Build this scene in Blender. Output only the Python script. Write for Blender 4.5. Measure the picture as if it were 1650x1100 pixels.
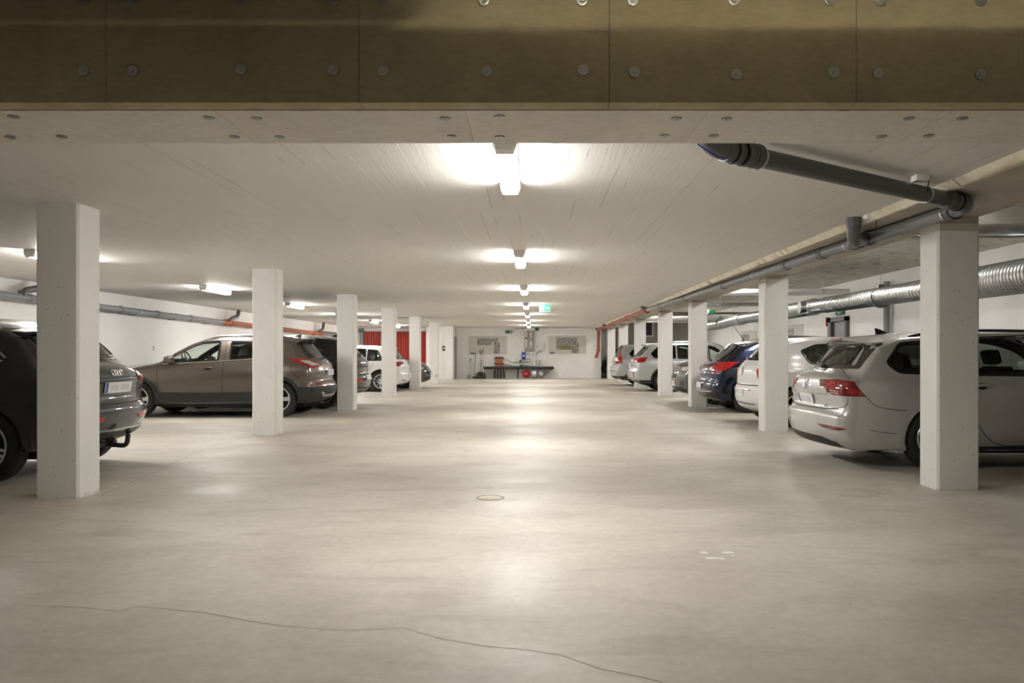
import bpy, bmesh, math, random
import numpy as np
from math import sin, cos, pi, radians, sqrt, atan2
from mathutils import Vector, Matrix
from mathutils.bvhtree import BVHTree
from mathutils.geometry import delaunay_2d_cdt

random.seed(7)
SC = bpy.context.scene
COL = SC.collection
for _o in list(bpy.data.objects):
    bpy.data.objects.remove(_o)

# ---------------------------------------------------------------- materials
MATS = {}

def mat(name, color=(0.8, 0.8, 0.8), rough=0.5, metal=0.0, coat=0.0, spec=0.5, emit=None, estr=0.0):
    if name in MATS:
        return MATS[name]
    m = bpy.data.materials.new(name)
    m.use_nodes = True
    b = m.node_tree.nodes['Principled BSDF']
    b.inputs['Base Color'].default_value = (*color, 1)
    b.inputs['Roughness'].default_value = rough
    b.inputs['Metallic'].default_value = metal
    b.inputs['Coat Weight'].default_value = coat
    b.inputs['Coat Roughness'].default_value = 0.04
    b.inputs['Specular IOR Level'].default_value = spec
    if emit:
        b.inputs['Emission Color'].default_value = (*emit, 1)
        b.inputs['Emission Strength'].default_value = estr
    MATS[name] = m
    return m

class NT:
    """tiny node-tree helper"""
    def __init__(self, m):
        self.t = m.node_tree
        self.n = m.node_tree.nodes
        self.b = self.n['Principled BSDF']
    def new(self, kind, **kw):
        nd = self.n.new(kind)
        for k, v in kw.items():
            setattr(nd, k, v)
        return nd
    def link(self, a, b):
        self.t.links.new(a, b)
    def coords(self, scale=(1, 1, 1), loc=(0, 0, 0)):
        tc = self.new('ShaderNodeTexCoord')
        mp = self.new('ShaderNodeMapping')
        mp.inputs['Scale'].default_value = scale
        mp.inputs['Location'].default_value = loc
        self.link(tc.outputs['Object'], mp.inputs['Vector'])
        return mp.outputs['Vector']
    def noise(self, vec, scale, detail=4, rough=0.55, dist=0.0):
        n = self.new('ShaderNodeTexNoise')
        n.inputs['Scale'].default_value = scale
        n.inputs['Detail'].default_value = detail
        n.inputs['Roughness'].default_value = rough
        n.inputs['Distortion'].default_value = dist
        self.link(vec, n.inputs['Vector'])
        return n.outputs['Fac']
    def ramp(self, fac, stops):
        r = self.new('ShaderNodeValToRGB')
        e = r.color_ramp.elements
        while len(e) < len(stops):
            e.new(0.5)
        for el, (p, c) in zip(e, stops):
            el.position = p
            el.color = (*c, 1) if len(c) == 3 else c
        self.link(fac, r.inputs['Fac'])
        return r.outputs['Color']
    def mix(self, fac, a, b, mode='MIX'):
        m = self.new('ShaderNodeMix', data_type='RGBA', blend_type=mode)
        if isinstance(fac, (int, float)):
            m.inputs['Factor'].default_value = fac
        else:
            self.link(fac, m.inputs['Factor'])
        for sock, v in ((m.inputs['A'], a), (m.inputs['B'], b)):
            if isinstance(v, tuple):
                sock.default_value = (*v, 1)
            else:
                self.link(v, sock)
        return m.outputs['Result']
    def bump(self, height, strength=0.3, dist=0.01):
        bp = self.new('ShaderNodeBump')
        bp.inputs['Strength'].default_value = strength
        bp.inputs['Distance'].default_value = dist
        self.link(height, bp.inputs['Height'])
        self.link(bp.outputs['Normal'], self.b.inputs['Normal'])
    def color(self, c):
        self.link(c, self.b.inputs['Base Color'])
    def math(self, op, a, b=None):
        m = self.new('ShaderNodeMath', operation=op)
        for i, v in enumerate((a, b)):
            if v is None:
                continue
            if isinstance(v, (int, float)):
                m.inputs[i].default_value = v
            else:
                self.link(v, m.inputs[i])
        return m.outputs[0]

def speckled(name, color, rough=0.6, amount=0.06, scale=8.0, metal=0.0, bump=0.0, bscale=60.0, coat=0.0):
    """base colour broken up by soft noise"""
    if name in MATS:
        return MATS[name]
    m = mat(name, color, rough, metal, coat)
    k = NT(m)
    v = k.coords()
    f = k.noise(v, scale, 5)
    lo = tuple(max(0, c * (1 - amount * 2)) for c in color)
    hi = tuple(min(1, c * (1 + amount)) for c in color)
    k.color(k.ramp(f, [(0.3, lo), (0.7, hi)]))
    if bump:
        k.bump(k.noise(v, bscale, 3), bump, 0.004)
    return m

# ---------------------------------------------------------------- objects
def tag(o, label=None, cat=None, group=None, kind=None):
    if label: o['label'] = label
    if cat: o['category'] = cat
    if group: o['group'] = group
    if kind: o['kind'] = kind
    return o

def thing(name, label, cat, loc=(0, 0, 0), rotz=0.0, group=None):
    o = bpy.data.objects.new(name, None)
    COL.objects.link(o)
    o.empty_display_size = 0.2
    o.location = loc
    o.rotation_euler = (0, 0, rotz)
    return tag(o, label, cat, group)

def smooth_mesh(me, angle=35):
    me.polygons.foreach_set('use_smooth', [True] * len(me.polygons))
    me.set_sharp_from_angle(angle=radians(angle))

class MB:
    """collects shapes; build() links them as ONE mesh object"""
    def __init__(self):
        self.v = []
        self.f = []
        self.mi = []
        self.cur = 0
    def add(self, verts, faces, M=None):
        o = len(self.v)
        if M is not None:
            verts = [M @ Vector(p) for p in verts]
        self.v += [tuple(p) for p in verts]
        self.f += [tuple(i + o for i in f) for f in faces]
        self.mi += [self.cur] * len(faces)
        return self
    def box(self, x0, x1, y0, y1, z0, z1, b=0.0, M=None):
        if b <= 0:
            v = [(x0, y0, z0), (x1, y0, z0), (x1, y1, z0), (x0, y1, z0), (x0, y0, z1), (x1, y0, z1), (x1, y1, z1), (x0, y1, z1)]
            f = [(0, 3, 2, 1), (4, 5, 6, 7), (0, 1, 5, 4), (1, 2, 6, 5), (2, 3, 7, 6), (3, 0, 4, 7)]
            return self.add(v, f, M)
        bm = bmesh.new()
        bmesh.ops.create_cube(bm, size=1)
        for p in bm.verts:
            p.co = Vector(((x0 + x1) / 2 + p.co.x * (x1 - x0), (y0 + y1) / 2 + p.co.y * (y1 - y0), (z0 + z1) / 2 + p.co.z * (z1 - z0)))
        bmesh.ops.bevel(bm, geom=bm.edges[:], offset=b, segments=2, profile=0.6, affect='EDGES')
        bm.verts.index_update()
        self.add([p.co.copy() for p in bm.verts], [[q.index for q in f.verts] for f in bm.faces], M)
        bm.free()
        return self
    def prism(self, poly, axis, a0, a1, M=None):
        """extrude a 2D polygon along an axis ('x': poly is (y,z); 'y': (x,z); 'z': (x,y))"""
        n = len(poly)
        def P(p, a):
            return {'x': (a, p[0], p[1]), 'y': (p[0], a, p[1]), 'z': (p[0], p[1], a)}[axis]
        v = [P(p, a0) for p in poly] + [P(p, a1) for p in poly]
        f = [tuple(range(n)), tuple(range(2 * n - 1, n - 1, -1))]
        f += [(i, i + n, (i + 1) % n + n, (i + 1) % n) for i in range(n)]
        return self.add(v, f, M)
    def tube(self, pts, r, n=16, cap=True, M=None):
        pts = [Vector(p) for p in pts]
        rs = r if isinstance(r, (list, tuple)) else [r] * len(pts)
        T = []
        for i in range(len(pts)):
            a = pts[max(i - 1, 0)]
            b = pts[min(i + 1, len(pts) - 1)]
            d = (b - a)
            if d.length < 1e-9:
                d = T[-1] if T else Vector((0, 0, 1))
            T.append(d.normalized())
        up = Vector((0, 0, 1)) if abs(T[0].z) < 0.9 else Vector((0, 1, 0))
        N = (up - T[0] * up.dot(T[0])).normalized()
        v, f = [], []
        for i, p in enumerate(pts):
            N = (N - T[i] * N.dot(T[i])).normalized()
            B = T[i].cross(N)
            for k in range(n):
                a = 2 * pi * k / n
                v.append(p + (N * cos(a) + B * sin(a)) * rs[i])
        for i in range(len(pts) - 1):
            for k in range(n):
                f.append((i * n + k, i * n + (k + 1) % n, (i + 1) * n + (k + 1) % n, (i + 1) * n + k))
        if cap:
            f.append(tuple(range(n - 1, -1, -1)))
            f.append(tuple(range((len(pts) - 1) * n, len(pts) * n)))
        return self.add(v, f, M)
    def lathe(self, prof, n=32, M=None, closed=False):
        """prof: (r,z) list revolved about z"""
        v, f = [], []
        m = len(prof)
        for (r, z) in prof:
            for k in range(n):
                a = 2 * pi * k / n
                v.append((r * cos(a), r * sin(a), z))
        rng = m if closed else m - 1
        for i in range(rng):
            j = (i + 1) % m
            for k in range(n):
                f.append((i * n + k, i * n + (k + 1) % n, j * n + (k + 1) % n, j * n + k))
        if not closed:
            if prof[0][0] > 1e-6: f.append(tuple(range(n - 1, -1, -1)))
            if prof[-1][0] > 1e-6: f.append(tuple(range((m - 1) * n, m * n)))
        return self.add(v, f, M)
    def torus(self, R, r, M=None, n=28, m=8, squash=1.0):
        prof = [(R + r * cos(2 * pi * k / m), squash * r * sin(2 * pi * k / m)) for k in range(m)]
        return self.lathe(prof, n, M, closed=True)
    def build(self, name, material, parent=None, smooth=35, fix=True, loc=None):
        me = bpy.data.meshes.new(name)
        me.from_pydata(self.v, [], self.f)
        mats = material if isinstance(material, (list, tuple)) else [material]
        for m in mats:
            me.materials.append(m)
        if len(mats) > 1:
            me.polygons.foreach_set('material_index', self.mi)
        if fix:
            bm = bmesh.new()
            bm.from_mesh(me)
            bmesh.ops.recalc_face_normals(bm, faces=bm.faces[:])
            bm.to_mesh(me)
            bm.free()
        me.update()
        if smooth:
            smooth_mesh(me, smooth)
        o = bpy.data.objects.new(name, me)
        COL.objects.link(o)
        if parent is not None:
            o.parent = parent
        if loc is not None:
            o.location = loc
        return o

def copy_tree(o, parent=None):
    c = o.copy()
    COL.objects.link(c)
    if parent is not None:
        c.parent = parent
    for ch in list(o.children):
        copy_tree(ch, c)
    return c

def arc_pts(c, u, w, r, a0, a1, n=8):
    """points c + r*(cos a u + sin a w)"""
    c, u, w = Vector(c), Vector(u), Vector(w)
    return [c + (u * cos(a0 + (a1 - a0) * i / n) + w * sin(a0 + (a1 - a0) * i / n)) * r for i in range(n + 1)]

def fillet_path(pts, r, n=6):
    """polyline with rounded corners"""
    pts = [Vector(p) for p in pts]
    out = [pts[0]]
    for i in range(1, len(pts) - 1):
        a = (pts[i - 1] - pts[i])
        b = (pts[i + 1] - pts[i])
        rr = min(r, a.length * 0.49, b.length * 0.49)
        pa = pts[i] + a.normalized() * rr
        pb = pts[i] + b.normalized() * rr
        for k in range(n + 1):
            t = k / n
            out.append(pa * (1 - t) ** 2 + pts[i] * 2 * t * (1 - t) + pb * t * t)
    out.append(pts[-1])
    return out

def text_obj(name, body, size, material, parent, M, extrude=0.002, align='CENTER'):
    cu = bpy.data.curves.new(name, 'FONT')
    cu.body = body
    cu.size = size
    cu.extrude = extrude
    cu.align_x = align
    cu.align_y = 'CENTER'
    cu.materials.append(material)
    tmp = bpy.data.objects.new(name, cu)
    COL.objects.link(tmp)
    bpy.context.view_layer.update()
    me = bpy.data.meshes.new_from_object(tmp.evaluated_get(bpy.context.evaluated_depsgraph_get()))
    bpy.data.objects.remove(tmp)
    bpy.data.curves.remove(cu)
    me.name = name
    o = bpy.data.objects.new(name, me)
    COL.objects.link(o)
    if parent is not None:
        o.parent = parent
    o.matrix_local = M
    return o
# ---------------------------------------------------------------- surface materials
def make_floor_mat():
    m = mat('polished_concrete_floor', (0.5, 0.46, 0.4), 0.42)
    k = NT(m)
    v = k.coords()
    big = k.noise(v, 0.45, 5, 0.6, 0.4)
    c = k.ramp(big, [(0.28, (0.36, 0.325, 0.275)), (0.5, (0.53, 0.488, 0.42)), (0.74, (0.68, 0.635, 0.56))])
    v2 = k.coords((0.55, 1.6, 1))
    st = k.noise(v2, 1.7, 6, 0.62, 0.8)
    c = k.mix(k.ramp(st, [(0.36, (0.55,) * 3), (0.50, (0,) * 3)]), c, (0.38, 0.345, 0.29))
    fine = k.noise(v, 14, 6, 0.7)
    c = k.mix(0.16, c, k.ramp(fine, [(0.3, (0.25, 0.22, 0.18)), (0.7, (0.85, 0.8, 0.72))]), 'MIX')
    speck = k.noise(v, 26, 2, 0.4)
    c = k.mix(k.ramp(speck, [(0.74, (0,) * 3), (0.78, (0.5,) * 3)]), c, (0.2, 0.18, 0.15))
    k.color(c)
    r = k.noise(v, 1.3, 5, 0.6, 0.5)
    rr = k.new('ShaderNodeMapRange')
    rr.inputs['From Min'].default_value = 0.3
    rr.inputs['From Max'].default_value = 0.7
    rr.inputs['To Min'].default_value = 0.40
    rr.inputs['To Max'].default_value = 0.62
    k.link(r, rr.inputs['Value'])
    k.link(rr.outputs['Result'], k.b.inputs['Roughness'])
    k.bump(k.noise(v, 5, 4, 0.6), 0.12, 0.01)
    return m

def make_board_ceiling(name, base, groove_dark, board=0.115, streak=0.05):
    """painted concrete that keeps the marks of the formwork boards, running along Y"""
    m = mat(name, base, 0.62)
    k = NT(m)
    v = k.coords()
    sep = k.new('ShaderNodeSeparateXYZ')
    k.link(v, sep.inputs[0])
    u = k.math('DIVIDE', sep.outputs['X'], board)
    fr = k.math('FRACT', u)
    cell = k.math('FLOOR', u)
    d = k.math('ABSOLUTE', k.math('SUBTRACT', fr, 0.5))
    edge = k.math('GREATER_THAN', d, 0.468)
    wn = k.new('ShaderNodeTexWhiteNoise', noise_dimensions='1D')
    k.link(cell, wn.inputs['W'])
    vs = k.coords((9.0, 0.45, 1))
    br = k.noise(vs, 1.0, 3, 0.6)
    keep = k.math('GREATER_THAN', br, 0.58)
    groove = k.math('MULTIPLY', edge, keep)
    tone = k.mix(k.math('MULTIPLY', wn.outputs['Value'], streak), base, tuple(c * 0.8 for c in base))
    blot = k.noise(v, 0.8, 5, 0.6, 0.3)
    tone = k.mix(k.ramp(blot, [(0.35, (0.12,) * 3), (0.6, (0,) * 3)]), tone, tuple(c * 0.78 for c in base))
    keep2 = k.math('GREATER_THAN', k.noise(k.coords((9.0, 0.5, 1), (37.0, 11.0, 0)), 1.0, 3, 0.6), 0.60)
    ridge = k.math('MULTIPLY', k.math('GREATER_THAN', d, 0.474), keep2)
    tone = k.mix(k.math('MULTIPLY', ridge, 0.8), tone, (0.93, 0.92, 0.90))
    k.color(k.mix(k.math('MULTIPLY', groove, 0.65), tone, groove_dark))
    ht = k.math('ADD', k.math('SUBTRACT', k.math('MULTIPLY', ridge, 1.2), k.math('MULTIPLY', groove, 1.4)), k.math('MULTIPLY', wn.outputs['Value'], 0.55))
    grain = k.noise(k.coords((60, 2.5, 1)), 1.0, 3, 0.6)
    ht = k.math('ADD', ht, k.math('MULTIPLY', grain, 0.25))
    k.bump(ht, 0.5, 0.008)
    return m

def make_pitted_paint(name, base, holes=True):
    m = mat(name, base, 0.55)
    k = NT(m)
    v = k.coords()
    n = k.noise(v, 1.6, 5, 0.6)
    c = k.ramp(n, [(0.3, tuple(x * 0.93 for x in base)), (0.65, base)])
    if holes:
        vo = k.new('ShaderNodeTexVoronoi')
        vo.inputs['Scale'].default_value = 15.0
        k.link(v, vo.inputs['Vector'])
        gate = k.noise(v, 2.1, 3)
        h = k.math('MULTIPLY', k.math('LESS_THAN', vo.outputs['Distance'], 0.085), k.math('GREATER_THAN', gate, 0.45))
        c = k.mix(k.math('MULTIPLY', h, 0.75), c, tuple(x * 0.3 for x in base))
        # scuffed, chipped foot
        sep = k.new('ShaderNodeSeparateXYZ')
        k.link(v, sep.inputs[0])
        low = k.math('LESS_THAN', k.math('ADD', sep.outputs['Z'], k.math('MULTIPLY', k.noise(v, 14, 5), 0.16)), 0.085)
        c = k.mix(k.math('MULTIPLY', low, 0.35), c, (0.36, 0.32, 0.26))
        k.bump(k.math('MULTIPLY', h, -1.0), 0.5, 0.006)
    k.color(c)
    return m

def make_wood_cement(name, a, b):
    m = mat(name, a, 0.7)
    k = NT(m)
    v = k.coords()
    n = k.noise(v, 2.2, 6, 0.65, 0.6)
    f = k.noise(k.coords((18, 18, 60)), 1.0, 4, 0.6)
    c = k.ramp(n, [(0.3, a), (0.7, b)])
    k.color(k.mix(0.12, c, k.ramp(f, [(0.35, tuple(x * 0.55 for x in a)), (0.7, tuple(min(1, x * 1.4) for x in b))])))
    k.bump(f, 0.10, 0.003)
    return m

def make_rough_concrete(name, a, b):
    m = mat(name, a, 0.8)
    k = NT(m)
    v = k.coords()
    n = k.noise(v, 3.5, 7, 0.68, 0.5)
    k.color(k.ramp(n, [(0.34, tuple(x * 0.38 for x in a)), (0.45, a), (0.7, b)]))
    k.bump(k.noise(v, 12, 6, 0.7), 0.5, 0.02)
    return m

M_FLOOR = make_floor_mat()
M_CEIL = make_board_ceiling('white_board_marked_ceiling', (0.76, 0.745, 0.71), (0.42, 0.40, 0.37))
M_CEILR = make_rough_concrete('bare_concrete_ceiling', (0.60, 0.57, 0.51), (0.72, 0.69, 0.63))
M_WALL = speckled('white_painted_wall', (0.86, 0.85, 0.83), 0.6, 0.03, 1.2)
M_WALLG = speckled('grey_end_wall', (0.44, 0.42, 0.385), 0.7, 0.08, 1.5)
M_PILLAR = make_pitted_paint('white_pitted_pillar_paint', (0.80, 0.79, 0.765))
M_PHEAD = speckled('unpainted_concrete_head', (0.50, 0.465, 0.40), 0.75, 0.06, 5)
M_BFRONT = make_wood_cement('brown_wood_cement_board', (0.325, 0.285, 0.18), (0.41, 0.365, 0.24))
M_BSOFF = make_wood_cement('pale_wood_cement_board', (0.70, 0.66, 0.585), (0.80, 0.765, 0.69))
M_BEDGE = make_wood_cement('board_cut_edge', (0.34, 0.28, 0.17), (0.50, 0.43, 0.28))
M_DARKGAP = mat('dark_joint', (0.06, 0.05, 0.04), 0.9)
M_BEAMR = make_rough_concrete('cream_rough_beam_face', (0.70, 0.64, 0.50), (0.82, 0.77, 0.65))
M_BEAMS = speckled('grey_beam_soffit', (0.50, 0.465, 0.40), 0.75, 0.08, 3)
M_ZINC = mat('zinc_washer', (0.42, 0.45, 0.44), 0.38, 0.9)
M_STEEL = speckled('galvanised_steel', (0.62, 0.63, 0.63), 0.3, 0.1, 6, metal=1.0)
M_GREYPIPE = mat('grey_plastic_pipe', (0.115, 0.12, 0.128), 0.38)
M_MIDPIPE = mat('mid_grey_plastic_pipe', (0.25, 0.255, 0.265), 0.4)
M_ORANGE = mat('orange_plastic_pipe', (0.42, 0.105, 0.038), 0.42)
M_DORANGE = mat('rust_orange_plastic_pipe', (0.30, 0.062, 0.028), 0.42)
M_BLACK = mat('black_plastic', (0.018, 0.018, 0.02), 0.45)
M_RUBBER = mat('black_rubber_seal', (0.012, 0.012, 0.013), 0.6)
M_WPLAST = mat('white_plastic', (0.82, 0.82, 0.80), 0.4)
M_LAMPBODY = mat('lamp_housing_grey', (0.82, 0.82, 0.81), 0.4)
M_BRIGHT = mat('chrome', (0.85, 0.85, 0.86), 0.12, 1.0)

def diffuser_mat(name, col, s):
    return mat(name, (0.9, 0.9, 0.9), 0.5, emit=col, estr=s)
M_DIFF = diffuser_mat('lit_lamp_diffuser', (1.0, 0.975, 0.935), 23.0)

CH = 2.44        # main ceiling height
CHR = 3.12       # ceiling over the right-hand bays
BXL, BXR = -8.67, 8.5

def struct(name, mb, m, parent=None, smooth=0):
    o = mb.build(name, m, parent, smooth=smooth)
    if parent is None:
        o['kind'] = 'structure'
    return o

# floor, ceilings, walls
struct('floor', MB().box(BXL - 0.2, BXR + 0.2, -4.2, 41.9, -0.25, 0.0), M_FLOOR)
struct('ceiling_main', MB().box(BXL - 0.2, 3.0, 3.93, 39.2, CH, CH + 0.8), M_CEIL)
struct('ceiling_right', MB().box(3.9, BXR + 0.2, 3.93, 41.9, CHR, CHR + 0.2), M_CEILR)
struct('ceiling_front', MB().box(BXL - 0.2, BXR + 0.2, -4.2, 3.34, 3.0, 3.2), M_CEILR)
struct('wall_left', MB().box(BXL - 0.2, BXL, -4.0, 38.2, 0, 3.1), M_WALL)
struct('wall_right', MB().box(BXR, BXR + 0.2, -4.0, 41.7, 0, 3.2), M_WALL)
struct('wall_back', MB().box(-3.7, 3.32, 39.0, 39.2, 0, CH), M_WALL)
struct('wall_front', MB().box(BXL - 0.2, BXR + 0.2, -4.2, -4.0, 0, 3.0), M_WALL)
struct('wall_back_left', MB().box(BXL, -4.97, 38.0, 38.2, 0, CH).box(-4.97, -3.72, 37.7, 38.2, 0, CH), M_WALL)
struct('wall_back_side', MB().box(-3.9, -3.72, 38.2, 39.2, 0, CH), M_WALL)
struct('wall_return', MB().box(3.14, 3.32, 39.2, 41.7, 0, CHR), M_WALL)
struct('wall_back_right', MB().box(4.0, BXR, 41.5, 41.7, 0, CHR), M_WALLG)
struct('wall_back_corner', MB().box(3.32, 4.0, 41.5, 41.7, 0, CHR), M_WALL)
struct('wall_beam_back', MB().box(3.92, BXR, 10.5, 10.85, 2.86, CHR), M_PHEAD)

# downstand beam clad with boards, across the whole garage in front of the bays
ZB, YF, YB = 2.2256, 3.30, 3.93
bf = struct('beam_front', MB().box(BXL, BXR, 3.40, YB, ZB + 0.004, 3.0), M_BSOFF)
fj = [-8.6, -7.7, -6.71, -5.71, -4.72, -3.73, -2.74, -1.745, -0.71, 0.315, 1.325, 2.33, 3.34, 4.35, 5.36, 6.37, 7.38, 8.4]
cl = MB()
for a, b in zip(fj[:-1], fj[1:]):
    cl.box(a + 0.0012, b - 0.0012, YF, 3.397, ZB, 3.0)
cl.cur = 1
for a, b in zip(fj[:-1], fj[1:]):
    cl.box(a + 0.0015, b - 0.0015, YF + 0.002, 3.396, ZB - 0.0006, ZB + 0.002)
cl.build('cladding_board', [M_BFRONT, M_BEDGE], bf, smooth=0)
sj = [-8.6, -7.55, -6.52, -5.48, -4.44, -3.41, -2.37, -1.34, -0.285, 0.742, 1.775, 2.81, 3.84, 4.88, 5.91, 6.95, 7.98, 8.45]
cl = MB()
for a, b in zip(sj[:-1], sj[1:]):
    cl.box(a + 0.001, b - 0.001, 3.403, YB, ZB - 0.003, ZB + 0.003)
cl.build('soffit_board', M_BSOFF, bf, smooth=0)

def washer_mesh():
    mb = MB()
    mb.lathe([(0.0, 0.004), (0.006, 0.004), (0.0065, 0.0015), (0.017, 0.0045), (0.0225, 0.003), (0.0235, 0.0), (0.0235, -0.003)], 20)
    return mb
w0 = washer_mesh().build('fixing_washer', M_ZINC, bf, smooth=40)
spots = []
for px, py in [(135, 114), (214, 114), (388, 112), (537, 113), (618, 114), (784, 115), (940, 113), (1022, 116), (1186, 120), (1343, 117), (1415, 118), (1580, 120)]:
    spots.append(((px - 858) * YF / 1300, YF - 0.003, 1.2 + (569 - py) * YF / 1300, 0))
for px in [134, 214, 390, 538, 616, 779, 938, 1020, 1183, 1337, 1419, 1580]:
    spots.append(((px - 858) * YF / 1300, YF - 0.003, 1.2 + 568 * YF / 1300, 0))
for px, py in [(22, 187), (337, 189), (413, 190), (717, 190), (805, 187), (1090, 190), (1171, 191), (1465, 190), (1551, 190), (17, 220), (100, 219), (378, 220), (451, 220), (728, 219), (805, 220), (1071, 218), (1150, 218), (1421, 219), (1496, 218)]:
    Y = 1.0226 * 1300 / (569 - py)
    spots.append(((px - 858) * Y / 1300, Y, ZB - 0.006, 1))
for i, (x, y, z, down) in enumerate(spots):
    o = w0 if i == 0 else w0.copy()
    if i: COL.objects.link(o)
    o.parent = bf
    o.location = (x, y, z)
    o.rotation_euler = (pi, 0, 0) if down else (pi / 2, 0, 0)

# longitudinal beam over the right-hand pillars
rb = MB()
rb.prism([(3.0, CH + 0.01), (3.06, 2.40), (3.92, 2.40), (3.92, CHR), (3.0, CHR)], 'y', YB, 41.5)
bm_r = struct('beam_right', rb, M_BEAMS)
mb = MB()
# rough cream concrete lip hanging below the edge of the slab, broken into uneven lengths
y = YB
rr = random.Random(3)
while y < 39.0:
    l = rr.uniform(0.25, 0.9)
    d = rr.uniform(-0.006, 0.006)
    mb.prism([(2.985 + d, CH - 0.001), (3.045 + d, 2.388 + d * 0.6), (3.075, 2.388 + d * 0.6), (3.075, CH - 0.001)], 'y', y, min(y + l - 0.006, 39.0))
    y += l
mb.build('rough_concrete_lip', M_BEAMR, bm_r, smooth=0)

# pillars
def pillar(x0, x1, y0, depth, top, label, group, head=None):
    c = 0.018
    w, d = x1 - x0, depth
    def ring():
        return [(c, 0), (w - c, 0), (w, c), (w, d - c), (w - c, d), (c, d), (0, d - c), (0, c)]
    mb = MB().prism(ring(), 'z', 0, top)
    o = mb.build('concrete_pillar', M_PILLAR, None, smooth=0, loc=(x0, y0, 0))
    tag(o, label, 'pillar', group, 'thing')
    if head:
        MB().prism(ring(), 'z', top, head).build('unpainted_head', M_PHEAD, o, smooth=0)
    return o
ordl = ['frontmost', 'second', 'third', 'fourth', 'fifth', 'sixth', 'rearmost']
lab_l = ['white concrete pillar with chipped foot in front of the SUV with a tow bar',
         'white concrete pillar hiding the middle of the brown crossover',
         'white concrete pillar right behind the tail of the brown crossover',
         'white concrete pillar in front of the rear wheel of the white hatchback',
         'white concrete pillar just behind the tail of the white hatchback, before the dark car',
         'white concrete pillar past the nose of the dark car, before the red gate ends',
         'last white concrete pillar of the left row, by the back wall']
for i, y in enumerate([6.67, 11.82, 16.94, 21.95, 26.9, 32.1, 37.2]):
    if i < 6:
        pillar(-4.11, -3.755, y, 0.345, CH, lab_l[i], 'left row of pillars')
    else:
        pillar(-4.02, -3.66, y, 0.345, CH, lab_l[i], 'left row of pillars')
lab_r = ['square white concrete pillar in front of the silver estate car on the right',
         'white concrete pillar between the silver estate car and the white hatchback',
         'white concrete pillar behind the tail of the dark blue hatchback',
         'white concrete pillar between the grey SUV nose and the silver wagon with a tow hook',
         'white concrete pillar behind the silver wagon with a tow hook',
         'white concrete pillar behind the silver wagon with tall upright tail lights',
         'last white concrete pillar of the right row, beside the rust orange downpipe']
for i, y in enumerate([7.06, 12.33, 18.05, 22.5, 27.8, 33.0, 38.1]):
    pillar(3.545, 3.915, y, 0.335, 2.335, lab_r[i], 'right row of pillars', 2.405)

# floor drain
t = thing('floor_drain', 'round metal floor drain cover set in the middle of the aisle floor', 'floor drain', (-0.35, 6.7, 0.0))
M_DRAIN = mat('worn_drain_iron', (0.50, 0.45, 0.37), 0.5, 0.25)
mb = MB().lathe([(0.0, 0.003), (0.098, 0.003), (0.1, 0.0015), (0.1, 0.0005)], 40)
for k in range(-4, 5):
    L = sqrt(max(0, 0.085 ** 2 - (k * 0.02) ** 2))
    mb.box(k * 0.02 - 0.004, k * 0.02 + 0.004, -L, L, 0.003, 0.006)
mb.build('drain_cover', M_DRAIN, t)
MB().lathe([(0.104, 0.001), (0.104, 0.004), (0.114, 0.004), (0.118, 0.001)], 40, closed=True).build('drain_rim', mat('drain_rim_iron', (0.30, 0.265, 0.21), 0.6, 0.2), t)

# cracks, line and marks on the floor
def ribbon(pts, w, z=0.0012):
    mb = MB()
    v, f = [], []
    P = [Vector((p[0], p[1], z)) for p in pts]
    for i, p in enumerate(P):
        d = (P[min(i + 1, len(P) - 1)] - P[max(i - 1, 0)]).normalized()
        nrm = Vector((-d.y, d.x, 0))
        ww = w[i] if isinstance(w, list) else w
        v += [p + nrm * ww / 2, p - nrm * ww / 2]
    for i in range(len(P) - 1):
        f.append((2 * i, 2 * i + 1, 2 * i + 3, 2 * i + 2))
    mb.add(v, f)
    return mb
def fl(px, py):
    Y = 1.2 * 1300 / (py - 569)
    return ((px - 858) * Y / 1300, Y)
def jitter(pts, amp, seed, per=9):
    r = random.Random(seed)
    out = []
    for a, b in zip(pts[:-1], pts[1:]):
        for k in range(per):
            t = k / per
            out.append((a[0] + (b[0] - a[0]) * t + r.uniform(-amp, amp), a[1] + (b[1] - a[1]) * t + r.uniform(-amp, amp)))
    out.append(pts[-1])
    return out
M_CRACK = mat('floor_crack', (0.24, 0.20, 0.15), 0.8)
cr = jitter([fl(*p) for p in [(40, 976), (130, 978), (190, 985), (222, 977), (330, 987), (400, 1000), (450, 1008), (550, 1016), (650, 1012), (715, 1030), (780, 1041), (850, 1047), (905, 1055), (965, 1077), (1040, 1092), (1100, 1110)]], 0.004, 5)
o = ribbon(cr, 0.0032).build('floor_crack', M_CRACK, None, smooth=0)
tag(o, 'thin hairline crack wandering across the near floor', 'floor crack', kind='structure')
o = ribbon(jitter([fl(160, 800), fl(250, 760), fl(330, 722), fl(400, 704)], 0.003, 8), 0.006).build('floor_joint', M_CRACK, None, smooth=0)
tag(o, 'straight saw cut joint in the floor between the two nearest left pillars', 'floor joint', kind='structure')
o = ribbon([(-8.3, 11.75), (-4.3, 11.75)], 0.05).build('parking_line', mat('faded_yellow_line', (0.62, 0.54, 0.33), 0.6), None, smooth=0)
tag(o, 'faded yellow parking line on the floor before the brown crossover', 'parking line', kind='structure')
mb = MB()
M_DRIP = mat('white_paint_mark', (0.80, 0.76, 0.69), 0.6)
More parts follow.
